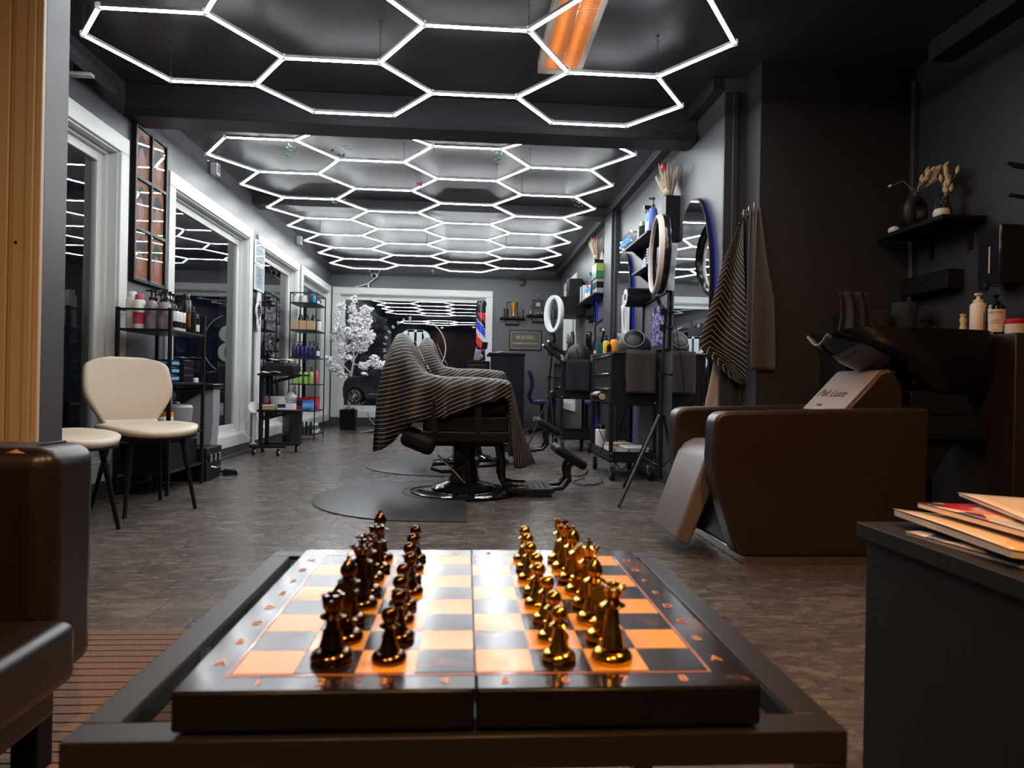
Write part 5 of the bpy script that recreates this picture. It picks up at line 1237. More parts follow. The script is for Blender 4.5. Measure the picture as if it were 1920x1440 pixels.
def cart(label, x0, x1, y0, y1, zt):
    t = thing('tool_cart', label, 'tool cart', (0, 0, 0), 0, 'black barber tool carts')
    p = 0.028
    for x in (x0, x1 - p):
        for y in (y0, y1 - p):
            obj('post', B().lohi((x, y, 0.135), (x + p, y + p, zt)), m_blackm, t, bev=0.002)
            for z in (0.16, 0.20, 0.58, zt - 0.03): obj('rivet', B().ball((x + p / 2, y - 0.001, z), 0.006, 8), m_chrome, t)
    obj('side_panel', B().lohi((x0 + p, y0 + 0.004, 0.555), (x1 - p, y0 + 0.010, zt)), m_blackm, t); obj('side_panel', B().lohi((x0 + p, y1 - 0.010, 0.555), (x1 - p, y1 - 0.004, zt)), m_blackm, t)
    obj('top_tray', B().lohi((x0 + 0.002, y0 + 0.002, zt - 0.012), (x1 - 0.002, y1 - 0.002, zt - 0.002)), m_blackm, t, bev=0.002)
    obj('back_panel', B().lohi((x1 - 0.010, y0 + p, 0.555), (x1 - 0.004, y1 - p, zt - 0.012)), m_blackm, t)
    obj('carcass', B().lohi((x0 + 0.03, y0 + p, 0.56), (x1 - 0.012, y1 - p, zt - 0.014)), m_black, t)
    hs = [(zt - 0.15, zt - 0.018), (zt - 0.265, zt - 0.155), (zt - 0.385, zt - 0.27)]
    for a, b2 in hs:
        d = obj('drawer', B().lohi((x0 + 0.008, y0 + p + 0.004, a), (x0 + 0.028, y1 - p - 0.004, b2)), m_blackm, t, bev=0.003)
        obj('drawer_pull', B().lohi((x0 - 0.012, y0 + p + 0.03, b2 - 0.018), (x0 + 0.008, y1 - p - 0.03, b2 - 0.006)), m_chrome, d, bev=0.002)
    obj('drawer_lock', B().cyl((x0 + 0.008, (y0 + y1) / 2, zt - 0.07), (x0 - 0.002, (y0 + y1) / 2, zt - 0.07), 0.008), m_chrome, t)
    obj('lower_tray', B().lohi((x0 + p, y0 + 0.006, 0.135), (x1 - p, y0 + 0.012, 0.215)).lohi((x0 + 0.006, y0 + p, 0.135), (x0 + 0.012, y1 - p, 0.215)).lohi((x1 - 0.012, y0 + p, 0.135), (x1 - 0.006, y1 - p, 0.215)).lohi((x0 + p, y1 - 0.012, 0.135), (x1 - p, y1 - 0.006, 0.215)).lohi((x0 + 0.006, y0 + 0.006, 0.135), (x1 - 0.006, y1 - 0.006, 0.143)), m_blackm, t)
    for x in (x0 + 0.03, x1 - 0.03):
        for y in (y0 + 0.035, y1 - 0.035):
            c = obj('caster', B().cyl((x - 0.014, y, 0.055), (x + 0.014, y, 0.055), 0.055, n=22), m_black, t); obj('wheel_hub', B().cyl((x - 0.017, y, 0.055), (x + 0.017, y, 0.055), 0.022, n=14), m_chrome, c)
            obj('caster_fork', B().box((x, y, 0.118), (0.045, 0.045, 0.034)).box((x - 0.019, y, 0.085), (0.004, 0.035, 0.07)).box((x + 0.019, y, 0.085), (0.004, 0.035, 0.07)), m_chrome, t)
    obj('push_handle', B().tube([(x0 + 0.01, y0, zt - 0.02), (x0 + 0.01, y0 - 0.05, zt - 0.015), (x1 - 0.03, y0 - 0.05, zt - 0.015), (x1 - 0.03, y0, zt - 0.02)], 0.011, 8), m_blackm, t)
    return t
cart('black tool cart with towel rail in front of the tall arched mirror', 1.065, 1.415, 4.97, 5.72, 0.955)
cart('black tool cart farther back near the lit ring light', 0.985, 1.335, 7.02, 7.62, 0.955)
def hungtowel(label, x0, x1, y, z, h, m):
    t = thing('hung_towel', label, 'towel', (0, 0, 0))
    def f(u, v, s):
        x = x0 + (x1 - x0) * u
        return (x, y + s * 0.016 + s * 0.008 * math.sin(u * 9) * v, z + 0.012 - v * h * (1 if s < 0 else 0.7))
    obj('front_fold', B().grid(lambda u, v: f(u, v, -1), 14, 14), m, t, solid=0.006); obj('rear_fold', B().grid(lambda u, v: f(u, v, 1), 14, 10), m, t, solid=0.006)
    obj('top_fold', B().grid(lambda u, v: (x0 + (x1 - x0) * u, y + 0.016 * math.cos(PI * v), z + 0.012 + 0.010 * math.sin(PI * v)), 14, 8), m, t, solid=0.005)
    return t
m_towelb = mat('dark brown grey towel', (0.060, 0.050, 0.048), 0.95, var=0.25, scale=200, bump=0.7)
hungtowel('dark towel folded over the nearer cart handle', 1.165, 1.385, 4.92, 0.940, 0.300, m_towelb)
hungtowel('navy black towel over the farther cart handle', 1.03, 1.27, 6.97, 0.940, 0.31, mat('navy black towel', (0.012, 0.014, 0.022), 0.95, var=0.2, scale=200, bump=0.6))
CZ1 = 0.9545
def dome(label, x, y, r, h, arch):
    t = thing('dome_bin', label, 'bin', (x, y, CZ1))
    k = 10; prof = [(r * 0.96, 0), (r, 0.01), (r, h - r * 0.82)] + [(r * math.cos(PI / 2 * i / k), h - r * 0.82 + r * 0.82 * math.sin(PI / 2 * i / k)) for i in range(1, k + 1)]
    prof[-1] = (0, h)
    obj('body', B().lathe(prof, 36), m_vase, t)
    if not arch:
        n_ = Vector((-0.22, -0.80, 0.50)).normalized(); u = n_.cross(Vector((0, 0, 1))).normalized(); v = u.cross(n_)
        C = Vector((0, 0, h - r * 0.82)) + n_ * r * 0.80
        P = [(C + (u * math.cos(a) * 1.05 + v * math.sin(a)) * r * 0.58 + n_ * 0.004) for a in [2 * PI * q / 32 for q in range(32)]]
        obj('flap_frame', B().tube(P, 0.0035, 6, True), m_greyp, t)
        obj('flap', B().add([C + n_ * 0.012] + P, [(0, 1 + q, 1 + (q + 1) % 32) for q in range(32)]), m_black, t, solid=0.003)
    else:
        for s in (-1, 1): obj('moulded_rib', B().tube([(s * (0.018 + 0.03 * q), -r * (0.98 - 0.12 * q * q), 0.02 + (h - 0.06) * q) for q in (0, 0.25, 0.5, 0.7, 0.85)], 0.007, 6), m_blackm, t)
    return t
dome('black dome bin with oval flap on the nearer tool cart', 1.275, 5.13, 0.128, 0.155, False)
dome('ribbed black dome case on the farther tool cart', 1.190, 7.18, 0.125, 0.185, True)
# things standing on the nearer cart
m_teal = mat('teal disinfectant', (0.0, 0.20, 0.24), 0.1, var=0.05, trans=0.3)
t = thing('comb_jar', 'glass jar of teal disinfectant with combs on the nearer cart', 'jar', (1.100, 5.55, CZ1)); obj('liquid', B().lathe([(0.031, 0.004), (0.031, 0.09)], 18), m_teal, t); obj('glass', B().lathe([(0.034, 0), (0.034, 0.155), (0.032, 0.155), (0.032, 0.003), (0, 0.003)], 18), m_clear, t)
obj('comb', B().box((0.01, 0, 0.115), (0.020, 0.004, 0.16), E3(0.1, 0.18, 0)), m_black, t); obj('scissors', B().tube([(-0.012, 0, 0.03), (0.02, 0.005, 0.20)], 0.004, 6).ball((0.022, 0.005, 0.205), 0.010, 8), m_chrome, t)
bottle('lotion_bottle', 'orange lotion bottle with black pump on the nearer cart', 'bottle', (1.185, 5.42, CZ1), 0.165, 0.034, m_orange, m_darkp, 'pump')
bottle('lotion_bottle', 'yellow lotion bottle beside the orange one on the nearer cart', 'bottle', (1.125, 5.44, CZ1), 0.150, 0.028, m_yellow, m_darkp, 'pump')
bottle('spray_bottle', 'small black dropper bottle next to the comb jar', 'bottle', (1.125, 5.33, CZ1), 0.075, 0.020, m_darkp, m_darkp, 'can')
bottle('powder_bottle', 'red topped white bottle behind the dome bin', 'bottle', (1.345, 5.42, CZ1), 0.15, 0.022, m_whitep, m_red, 'can')
bottle('powder_bottle', 'cream bottle right of the dome bin on the nearer cart', 'bottle', (1.392, 5.33, CZ1), 0.105, 0.016, m_ivory, m_ivory, 'can')
bottle('spray_bottle', 'blue trigger spray behind the dome bin on the nearer cart', 'bottle', (1.245, 5.40, CZ1), 0.17, 0.028, m_blue, m_whitep, 'spray')
carton('small red carton at the front corner of the nearer cart', 1.085, 5.66, CZ1, (0.035, 0.035, 0.045), m_red, m_wl)
def dryer(label, x, y, z, rz, nozzle):
    t = thing('hair_dryer', label, 'hair dryer', (x, y, z), rz)
    obj('barrel', B().lathe([(0.030, -0.085), (0.036, -0.075), (0.040, -0.02), (0.040, 0.04), (0.034, 0.060)], 20, (0, 0, 0), E3(PI / 2, 0, 0)), m_darkp, t)
    obj('intake_ring', B().lathe([(0.024, 0.0), (0.024, 0.012), (0, 0.013)], 20, (0, -0.060, 0), E3(PI / 2, 0, 0)), nozzle, t)
    obj('handle', B().tube([(0, 0.01, -0.03), (0.004, 0.012, -0.09), (0.006, 0.010, -0.15)], 0.016, 10, flat=0.8), m_darkp, t)
    obj('cord', B().tube([(0.006, 0.010, -0.15), (0.01, 0.0, -0.24), (0.05, -0.02, -0.34), (0.02, -0.01, -0.42)], 0.004, 6), m_black, t)
    obj('hanger_hook', B().tube([(0.03, 0.03, 0.0), (0.07, 0.03, 0.0)], 0.006, 6), m_blackm, t)
m_cork = mat('tan felt disc', (0.50, 0.36, 0.24), 0.8)
dryer('black hair dryer with tan end hanging on the nearer cart', 0.985, 5.02, 0.62, 0.25, m_cork)
dryer('black hair dryer hanging on the farther cart', 0.915, 7.15, 0.60, 0.1, m_black)
bottle('white_bottle', 'white powder bottle on the nearer cart lower tray', 'bottle', (1.13, 5.62, 0.1435), 0.235, 0.046, m_whitep, m_darkp, 'can')
t = thing('clear_box', 'clear plastic box of clippers on the nearer cart lower tray', 'box', (1.30, 5.16, 0.1435)); obj('tub', B().lohi((-0.09, -0.12, 0), (0.08, 0.12, 0.085)), m_bag, t, bev=0.006); obj('lid', B().lohi((-0.093, -0.123, 0.086), (0.083, 0.123, 0.098)), m_whitep, t, bev=0.003)
carton('tan cardboard carton in front of the clear plastic box', 1.24, 5.43, 0.1435, (0.20, 0.18, 0.10), m_cork, m_wl)
for k, (x, y) in enumerate(((1.03, 7.12), (1.02, 7.2), (1.07, 7.30))):
    bottle('dropper_bottle', ['grey oil bottle at the front corner of the farther cart', 'clear oil bottle behind the front corner of the farther cart', 'yellow oil bottle before the ring light pole'][k], 'bottle', (x, y, CZ1), (0.11, 0.07, 0.06)[k], 0.020, (m_greyp, m_bag, m_yellow)[k], (m_darkp, m_whitep, m_yellow)[k], 'can')
t = thing('clipper_stand', 'black clippers on an angled stand left of the farther cart', 'clippers', (0.915, 7.05, 0.955))
for dx, dz in ((0.0, 0.0), (0.055, 0.04)):
    obj('clipper_body', B().tube([(0.06 + dx, 0, 0.02 + dz), (-0.02 + dx, 0, 0.08 + dz), (-0.11 + dx, 0, 0.145 + dz)], 0.02, 10, rads=[0.024, 0.022, 0.019]), m_blackm, t); obj('blade', B().ball((-0.118 + dx, 0, 0.15 + dz), 0.019, 10), m_chrome, t)
obj('arm', B().tube([(0.06, 0, 0.02), (0.07, 0.02, -0.02), (0.055, 0.02, -0.10)], 0.01, 8), m_black, t)

# wall shelves, neon sign, vase, boards
def wshelf(label, y0, y1, z, d=0.15):
    t = thing('wall_shelf', label, 'shelf', (0, 0, 0)); obj('board', B().lohi((XR - d, y0, z - 0.016), (XR - 0.001, y1, z)), m_blackm, t, bev=0.002)
    for y in (y0 + 0.06, y1 - 0.06): obj('bracket', B().prism([(XR - 0.001, z - 0.016), (XR - d * 0.7, z - 0.016), (XR - 0.001, z - 0.10)], 'y', y - 0.006, y + 0.006), m_blackm, t)
    return z + 0.0005
z1 = wshelf('upper black wall shelf above the small arched mirror', 4.95, 5.68, 1.850)
z2 = wshelf('lower black wall shelf with blue boxes beneath the upper one', 4.95, 5.40, 1.600)
bottle('spray_bottle', 'clear blue spray bottle with black head on the upper wall shelf', 'bottle', (1.385, 5.160, z1), 0.24, 0.034, m_lblue, m_darkp, 'spray', m_wl)
bottle('spray_bottle', 'tall violet blue bottle with black nozzle on the upper wall shelf', 'bottle', (1.380, 5.050, z1), 0.27, 0.034, mat('violet blue plastic', (0.10, 0.17, 0.55), 0.3), m_darkp, 'pump')
bottle('pomade_pot', 'black pot at the front of the upper wall shelf', 'pot', (1.365, 5.260, z1), 0.10, 0.040, m_blackm, m_blackm, 'jar')
carton('lime green card box on the upper wall shelf', 1.395, 5.370, z1, (0.05, 0.07, 0.16), m_green, m_wl)
carton('thin cream card box left of the lime green box', 1.395, 5.460, z1, (0.05, 0.03, 0.12), m_ivory, None)
for k, y in enumerate((5.020, 5.095)):
    t = thing('guard_rack', '%s black clipper guard rack on the lower wall shelf' % ('nearer' if k == 0 else 'farther'), 'rack', (1.385, y, z2)); obj('case', B().box((0, 0, 0.075), (0.05, 0.062, 0.15)), m_black, t, bev=0.002)
    for q in range(7): obj('guard', B().box((-0.027, 0, 0.018 + q * 0.0205), (0.008, 0.056, 0.012)), m_greyp, t)
for k in range(2): carton('small blue carton, %s one on the lower wall shelf' % ('lower' if k == 0 else 'upper'), 1.385, 5.190, z2 + k * 0.047, (0.055, 0.07, 0.046), m_lblue, m_darkp)
bottle('oil_bottle', 'tiny white oil bottle at the far end of the lower wall shelf', 'bottle', (1.385, 5.300, z2), 0.07, 0.014, m_whitep, m_blue, 'can')
ns = thing('acrylic_sign', 'small clear acrylic sign with bright blue lettering on the wall', 'sign', (XR - 0.03, 6.14, 2.01))
obj('plate', B().box((0, 0, 0), (0.006, 0.50, 0.13)), m_clear, ns); lettering('blue_letters', 'DISCOVER', 0.082, mat('bright blue letters', (0.02, 0.25, 0.85), 0.4, emit=(0.03, 0.3, 1.0), es=0.5), ns, (-0.006, 0, -0.005), (PI / 2, 0, -PI / 2), 0.003)
for y in (-0.23, 0.23): obj('standoff', B().cyl((0.003, y, 0.045), (0.0295, y, 0.045), 0.006), m_chrome, ns)
m_pampas = mat('pampas grass', (0.55, 0.45, 0.33), 0.95, var=0.25, scale=60, bump=0.5)
def wallvase(label, y, z0, z1_, seed, rose=True):
    random.seed(seed)
    t = thing('wall_vase', label, 'vase', (XR - 0.055, y, z0)); h = z1_ - z0
    obj('box', B().lohi((-0.045, -0.05, 0), (0.053, 0.05, h)), m_blackm, t, bev=0.002)
    for k in range(34):
        a = random.uniform(-0.6, 0.6); b = random.uniform(-0.35, 0.15); l = random.uniform(0.16, 0.27)
        d = Vector((b, a, 1)).normalized(); p = Vector((b * 0.05, a * 0.05, h - 0.02))
        obj('plume', B().tube([p, p + d * l * 0.5, p + d * l * 0.8, p + d * l], 0.006, 5, rads=[0.002, 0.007, 0.009, 0.002]), m_pampas, t)
    for k in range(5):
        c = Vector((-0.03 - 0.01 * k, 0.10 + 0.02 * math.sin(k * 2), h + 0.03 + 0.035 * k))
        obj('leaf', B().prism([(c.y - 0.03, c.z), (c.y, c.z + 0.018), (c.y + 0.035, c.z + 0.004), (c.y, c.z - 0.016)], 'x', c.x - 0.0008, c.x + 0.0008), m_leaf, t)
    if rose: obj('rose', B().ball((-0.02, 0.10, h + 0.24), 0.028, 12, (1, 1, 1.2)), m_rose, t)
    obj('dried_head', B().ball((-0.02, -0.01, h + 0.03), 0.035, 10, (1, 1.3, 1)), m_pampas, t)
wallvase('black wall vase of pampas and a rose above the tall mirror', 4.70, 1.720, 2.03, 4)
wallvase('black wall vase of pampas and a rose above the far shelf', 7.33, 1.93, 2.06, 6)
def board(label, y0, y1, z0, z1_, glitter):
    t = thing('wall_board', label, 'board', (0, 0, 0))
    obj('panel', B().prism([(y0, z0), (y1, z0), (y1, z1_ - 0.03), (y0, z1_)], 'x', XR - 0.034, XR - 0.016), m_wall, t)
    obj('top_edge', B().prism([(y0, z1_), (y1, z1_ - 0.03), (y1, z1_ - 0.012), (y0, z1_ + 0.018)], 'x', XR - 0.046, XR - 0.001), m_black, t); obj('far_edge', B().lohi((XR - 0.046, y1, z0), (XR - 0.001, y1 + 0.02, z1_ - 0.012)), m_black, t)
    obj('socket', B().box((XR - 0.036, (y0 + y1) / 2 - 0.02, z1_ - 0.10), (0.005, 0.065, 0.05)), m_black, t, bev=0.002)
    if glitter:
        M = cover('violet glitter print', [(0.05, 0.03, 0.10), (0.30, 0.22, 0.55), (0.02, 0.02, 0.05), (0.55, 0.35, 0.65), (0.08, 0.10, 0.35)], 60); obj('glitter_panel', B().lohi((XR - 0.038, y0 + 0.03, z0 + 0.03), (XR - 0.0345, (y0 + y1) / 2 + 0.08, z0 + 0.33)), M, t)
board('grey wall board with violet glitter print beside the ring light', 4.80, 5.42, 0.975, 1.375, True)
board('grey wall board with black edge at the farther station', 7.00, 7.48, 0.975, 1.40, False)
t = thing('neck_strip_dispenser', 'black round neck strip dispenser with white roll on the wall', 'dispenser', (XR - 0.03, 5.42, 1.415)); obj('case', B().cyl((-0.16, 0, 0), (0.029, 0, 0), 0.078, n=26), m_darkp, t, bev=0.004); obj('paper_roll', B().cyl((-0.164, 0, 0), (-0.1605, 0, 0), 0.066, n=24), m_whitep, t); obj('core', B().cyl((-0.1665, 0, 0), (-0.1645, 0, 0), 0.026, n=16), m_black, t)
t = thing('paper_strips', 'white neck paper strips hanging by the small arched mirror', 'paper', (XR - 0.12, 5.79, 0.96))
for k in range(3): obj('strip', B().grid(lambda u, v: (0.010 * k + 0.02 * math.sin(v * 2.5 + k), (u - 0.5) * 0.06 + 0.03 * k, 0.44 * v), 2, 14), m_wl, t, solid=0.002)
obj('hook', B().tube([(0.02, 0.0, 0.44), (0.06, 0.0, 0.455), (0.119, 0.0, 0.455)], 0.004, 6), m_blackm, t)
t = thing('cube_clock', 'small black and white checked cube on the wall board', 'ornament', (XR - 0.024, 5.02, 1.3835)); obj('cube', B().box((0, 0, 0.05), (0.04, 0.08, 0.10)), cover('checked print', [(0.02, 0.02, 0.02), (0.7, 0.7, 0.7), (0.03, 0.03, 0.03), (0.6, 0.6, 0.6)], 45), t); obj('foot', B().box((0, 0, -0.0), (0.036, 0.06, 0.006)), m_black, t)
# far station shelf
z3 = wshelf('black wall shelf with lime green boxes at the farther station', 6.96, 8.05, 1.66, 0.16)
for k, y in enumerate((7.02, 7.14)):
    t = thing('gift_box', 'lime and dark green box, %s on the farther wall shelf' % ('nearer' if k == 0 else 'farther'), 'box', (1.37, y, z3 + 0.155)); obj('lower_half', B().box((0, 0, 0.035), (0.10, 0.105, 0.07)), m_green2, t, bev=0.002); obj('upper_half', B().box((0, 0, 0.11), (0.102, 0.107, 0.08)), m_green, t, bev=0.002)
for k, y in enumerate((7.03, 7.15)): carton('grey striped card box, %s under the lime green boxes' % ('nearer' if k == 0 else 'farther'), 1.375, y, z3, (0.09, 0.10, 0.153), m_greyp, m_black)
bottle('spray_bottle', 'dark spray bottle with blue collar on the farther wall shelf', 'bottle', (1.37, 7.34, z3), 0.27, 0.04, m_blackm, m_blue, 'spray')
bottle('tonic_bottle', 'blue and white tonic bottle on the farther wall shelf', 'bottle', (1.36, 7.47, z3), 0.15, 0.03, m_lblue, m_whitep, 'can', m_wl)
bottle('tonic_bottle', 'cyan topped clear bottle on the farther wall shelf', 'bottle', (1.35, 7.62, z3), 0.16, 0.03, m_cyan, m_rose, 'can', m_wl)
for k, y in enumerate((7.78, 7.84, 7.90, 7.96)): carton('upright %s folder on the farther wall shelf' % ('white', 'black', 'ivory', 'grey')[k], 1.38, y, z3, (0.12, 0.022, 0.19), (m_wl, m_black, m_ivory, m_greyp)[k], None)
tag(obj('speaker_case', B().lohi((1.25, 8.42, 1.7875), (1.44, 8.62, 2.03)), m_blackm, None, bev=0.02), 'tall dark grey speaker case on the black wall unit far back', 'speaker')
t = thing('wall_unit', 'wide black wall cabinet far back on the right wall', 'cabinet', (0, 0, 0)); obj('carcass', B().lohi((1.14, 8.32, 1.565), (XR - 0.024, 8.90, 1.787)), m_black, t, bev=0.003); obj('door', B().lohi((1.135, 8.325, 1.57), (1.1395, 8.61, 1.782)), m_blackm, t); obj('door', B().lohi((1.135, 8.615, 1.57), (1.1395, 8.895, 1.782)), m_blackm, t)
wz = wshelf('narrow black shelf of hair sprays before the far window', 8.30, 8.80, 1.12, 0.24)
for k in range(4): bottle('spray_can', 'black spray can, %s along the narrow far shelf' % ORD[k], 'can', (1.30, 8.36 + 0.085 * k, wz), (0.24, 0.22, 0.2, 0.23)[k], 0.032, m_darkp, m_wl if k == 1 else m_rose if k == 2 else m_darkp, 'can', m_greyp if k == 3 else None, 'black spray cans far back')

# ring lights
def ring(label, c, R, n, lit, foot, legs, mount):
    t = thing('ring_light', label, 'ring light', foot)
    f = Vector(foot); C = Vector(c) - f; nn = Vector(n).normalized(); u = nn.cross(Vector((0, 0, 1))).normalized(); v = u.cross(nn)
    def circ(r, off): return [C + u * (r * math.cos(a)) + v * (r * math.sin(a)) + nn * off for a in [2 * PI * k / 48 for k in range(48)]]
    obj('housing', B().tube(circ(R - 0.022, -0.012), 0.030, 8, True, 0.55), m_darkp if not lit else m_whitep, t)
    obj('diffuser', B().tube(circ(R - 0.022, 0.010), 0.024, 8, True, 0.6), m_ringlit if lit else m_ringoff, t)
    b = C - v * (R + 0.005); mt = Vector(mount) - f
    obj('bracket', B().tube([b, b - v * 0.05 - nn * 0.02, Vector((mt.x, mt.y, b.z - 0.10))], 0.014, 8), m_black, t)
    obj('phone_clamp', B().box(C - nn * 0.01, (0.03, 0.05, 0.10)).tube([C, C - v * (R - 0.02)], 0.006, 6), m_blackm, t)
    top = Vector((mt.x, mt.y, b.z - 0.09))
    obj('upper_pole', B().cyl(Vector((0, 0, 0.75)), top, 0.010), m_blackm, t); obj('lower_pole', B().cyl((0, 0, 0.12), (0, 0, 0.80), 0.015), m_blackm, t)
    for z in (0.78, top.z - 0.02, top.z - 0.12): obj('clamp_knob', B().lathe([(0.020, -0.02), (0.022, 0.02)], 12, (0, 0, z)).tube([(0.02, 0, z), (0.05, -0.01, z)], 0.006, 6).ball((0.055, -0.012, z), 0.013, 8), m_black, t)
    for a, l in legs:
        d = Vector((math.cos(a), math.sin(a), 0))
        obj('leg', B().tube([Vector((0, 0, 0.52)) + d * 0.02, d * l + Vector((0, 0, 0.008))], 0.010, 8), m_blackm, t); obj('brace', B().tube([Vector((0, 0, 0.20)) + d * 0.015, d * l * 0.55 + Vector((0, 0, 0.245))], 0.006, 6), m_blackm, t)
    return t
ring('unlit ring light on a black tripod by the tall mirror', (1.225, 4.33, 1.550), 0.262, (-1, 0.13, 0.02), False, (1.235, 4.24, 0), ((-2.33, 0.50), (0.1, 0.12), (1.9, 0.42)), (1.255, 4.25, 1.2))
ring('glowing white ring light on a tripod at the farther station', (0.945, 7.42, 1.475), 0.208, (-0.95, -0.29, 0.0), True, (0.955, 7.78, 0), ((-2.55, 0.30), (-1.9, 0.26), (1.2, 0.26)), (0.965, 7.55, 1.2))
tag(obj('light_cable', B().tube([(1.27, 4.25, 1.27), (1.30, 4.22, 1.15), (1.33, 4.20, 0.95), (1.37, 4.22, 0.75), (1.40, 4.30, 0.55), (1.41, 4.40, 0.02)], 0.003, 6), m_black), 'thin black cable hanging from the unlit ring light', 'cable')
# cables on the floor
for lab, pts in (('looped black cable on the floor beside the nearer cart', [(0.90, 5.05, 0.01), (0.78, 4.85, 0.008), (0.85, 4.70, 0.008), (0.99, 4.85, 0.008), (1.00, 5.05, 0.06), (1.02, 5.2, 0.15)]), ('thin grey cable drooping from the nearer cart tray', [(1.10, 4.965, 0.24), (1.12, 4.955, 0.12), (1.16, 4.95, 0.09), (1.20, 4.955, 0.14), (1.21, 4.965, 0.235)]), ('black cable trailing on the floor behind the foot rest', [(0.72, 5.3, 0.008), (0.85, 5.15, 0.008), (0.95, 5.3, 0.008), (1.02, 5.6, 0.008)])):
    P = [Vector(p) for p in pts]; Q = []
    for i in range(len(P) - 1):
        p0, p1, p2, p3 = P[max(0, i - 1)], P[i], P[i + 1], P[min(len(P) - 1, i + 2)]
        for k in range(6):
            s = k / 6; Q.append(0.5 * ((2 * p1) + (-p0 + p2) * s + (2 * p0 - 5 * p1 + 4 * p2 - p3) * s * s + (-p0 + 3 * p1 - 3 * p2 + p3) * s ** 3))
    Q.append(P[-1]); tag(obj('floor_cable', B().tube(Q, 0.004, 6), m_black), lab, 'cable')
# hooks with hanging garments on the return
hk = thing('hook_strip', 'steel wall hooks holding capes beside the tall mirror', 'hook', (0, 0, 0))
for y in (3.835, 3.765, 3.69): obj('hook', B().box((1.574, y, 1.70), (0.010, 0.030, 0.055)).tube([(1.57, y, 1.685), (1.545, y, 1.675), (1.535, y, 1.69)], 0.005, 6), m_chrome, hk, bev=0.001)
def garment(name, label, mat_, outl, origin, ax, folds, cat, uvk=None, depth=0.05, solid=0.006):
    """outl: list of (z, left, right) along direction ax (unit vector in plan) from origin"""
    a = Vector((ax[0], ax[1], 0)).normalized(); nrm = Vector((a.y, -a.x, 0))
    def f(u, v):
        z = outl[0][0] + (outl[-1][0] - outl[0][0]) * v
        T = sorted([(q[0], q[1]) for q in outl]); U = sorted([(q[0], q[2]) for q in outl])
        l, r = interp(T, z), interp(U, z); s = l + (r - l) * u
        return Vector(origin) + a * s + nrm * (depth * v * (0.5 + 0.5 * math.sin(u * folds + 1.3 * v)) - 0.01 * math.sin(u * 3)) + Vector((0, 0, z - origin[2]))
    uvf = None
    if uvk: uvf = lambda u, v: (u, uvk(f(u, v), u, v))
    t = thing(name, label, cat, (0, 0, 0)); obj('cloth', B().grid(f, 28, 40, uvf), mat_, t, solid=solid)
    return t
t = garment('hanging_cape', 'striped black and cream cape hanging on the first hook', m_cape, [(1.66, 0.0, 0.015), (1.45, -0.085, 0.02), (1.2, -0.15, 0.035), (1.0, -0.215, 0.045), (0.935, -0.225, 0.05), (0.74, -0.03, 0.06), (0.72, 0.03, 0.062)], (1.548, 3.80, 1.66), (1, -0.25), 7, 'cape', lambda p, u, v: p.z * 0.78 + 0.75 * abs(u - 0.22) * 0.22 + 2, 0.045)
garment('hanging_towel', 'beige cloth hanging below the striped cape', mat('beige cotton', (0.42, 0.36, 0.29), 0.85, var=0.1, scale=30), [(1.55, -0.01, 0.02), (1.0, -0.10, 0.03), (0.62, -0.17, 0.02), (0.50, -0.18, 0.01)], (1.555, 3.838, 1.66), (1, -0.25), 9, 'towel', None, 0.012)
m_apron = mat('dark grey apron cloth', (0.075, 0.066, 0.062), 0.85, var=0.12, scale=60)
garment('hanging_apron', 'plain dark grey apron hanging on the last hook', m_apron, [(1.68, 0.0, 0.02), (1.40, -0.01, 0.06), (1.18, -0.02, 0.105), (0.90, -0.025, 0.115), (0.80, -0.02, 0.115)], (1.560, 3.612, 1.68), (1, -0.10), 4, 'apron', None, 0.025)
garment('hanging_apron', 'slim grey apron between the striped cape and the last apron', m_apron, [(1.68, -0.005, 0.012), (1.45, -0.01, 0.03), (1.05, -0.015, 0.045), (0.95, -0.01, 0.03)], (1.540, 3.640, 1.68), (1, -0.4), 3, 'apron', None, 0.015)
# ================================================================ BACK OF THE SHOP
# white blossom tree
random.seed(14)
m_trunk = mat('pale grey bark', (0.42, 0.40, 0.38), 0.8, var=0.2, scale=30)
m_bloss = mat('white silk blossom', (0.92, 0.91, 0.94), 0.75, var=0.06, scale=50)
tt = thing('blossom_tree', 'white artificial blossom tree in a black pot by the shop window', 'tree', (-1.67, 9.95, 0))
obj('pot', B().box((0, 0, 0.145), (0.20, 0.20, 0.286), None, (1.12, 1.12)), m_black, tt, bev=0.006)
obj('soil', B().box((0, 0, 0.280), (0.20, 0.20, 0.012)), m_skirt, tt)
g = B()
for k in range(26):
    a = random.uniform(0, 2 * PI); r_ = random.uniform(0.02, 0.09); c = Vector((r_ * math.cos(a), r_ * math.sin(a), 0.285)); d = Vector((math.cos(a) * 0.03, math.sin(a) * 0.03, random.uniform(0.03, 0.07)))
    g.add([c + Vector((0.006, 0, 0)), c + d, c - Vector((0.006, 0, 0))], [(0, 1, 2)])
o = obj('grass_tufts', g, m_green, tt, solid=0.001); o['kind'] = 'stuff'
def branch(pts, r0, r1, name='branch'):
    n = len(pts); obj(name, B().tube(pts, r0, 7, rads=[r0 + (r1 - r0) * k / (n - 1) for k in range(n)]), m_trunk, tt)
trunk = [(0, 0, 0.28), (0.012, 0, 0.55), (0.03, 0.0, 0.80), (0.06, 0, 1.0), (0.05, 0, 1.25), (0.03, 0, 1.5), (0.04, 0, 1.75)]
branch(trunk, 0.022, 0.007, 'trunk')
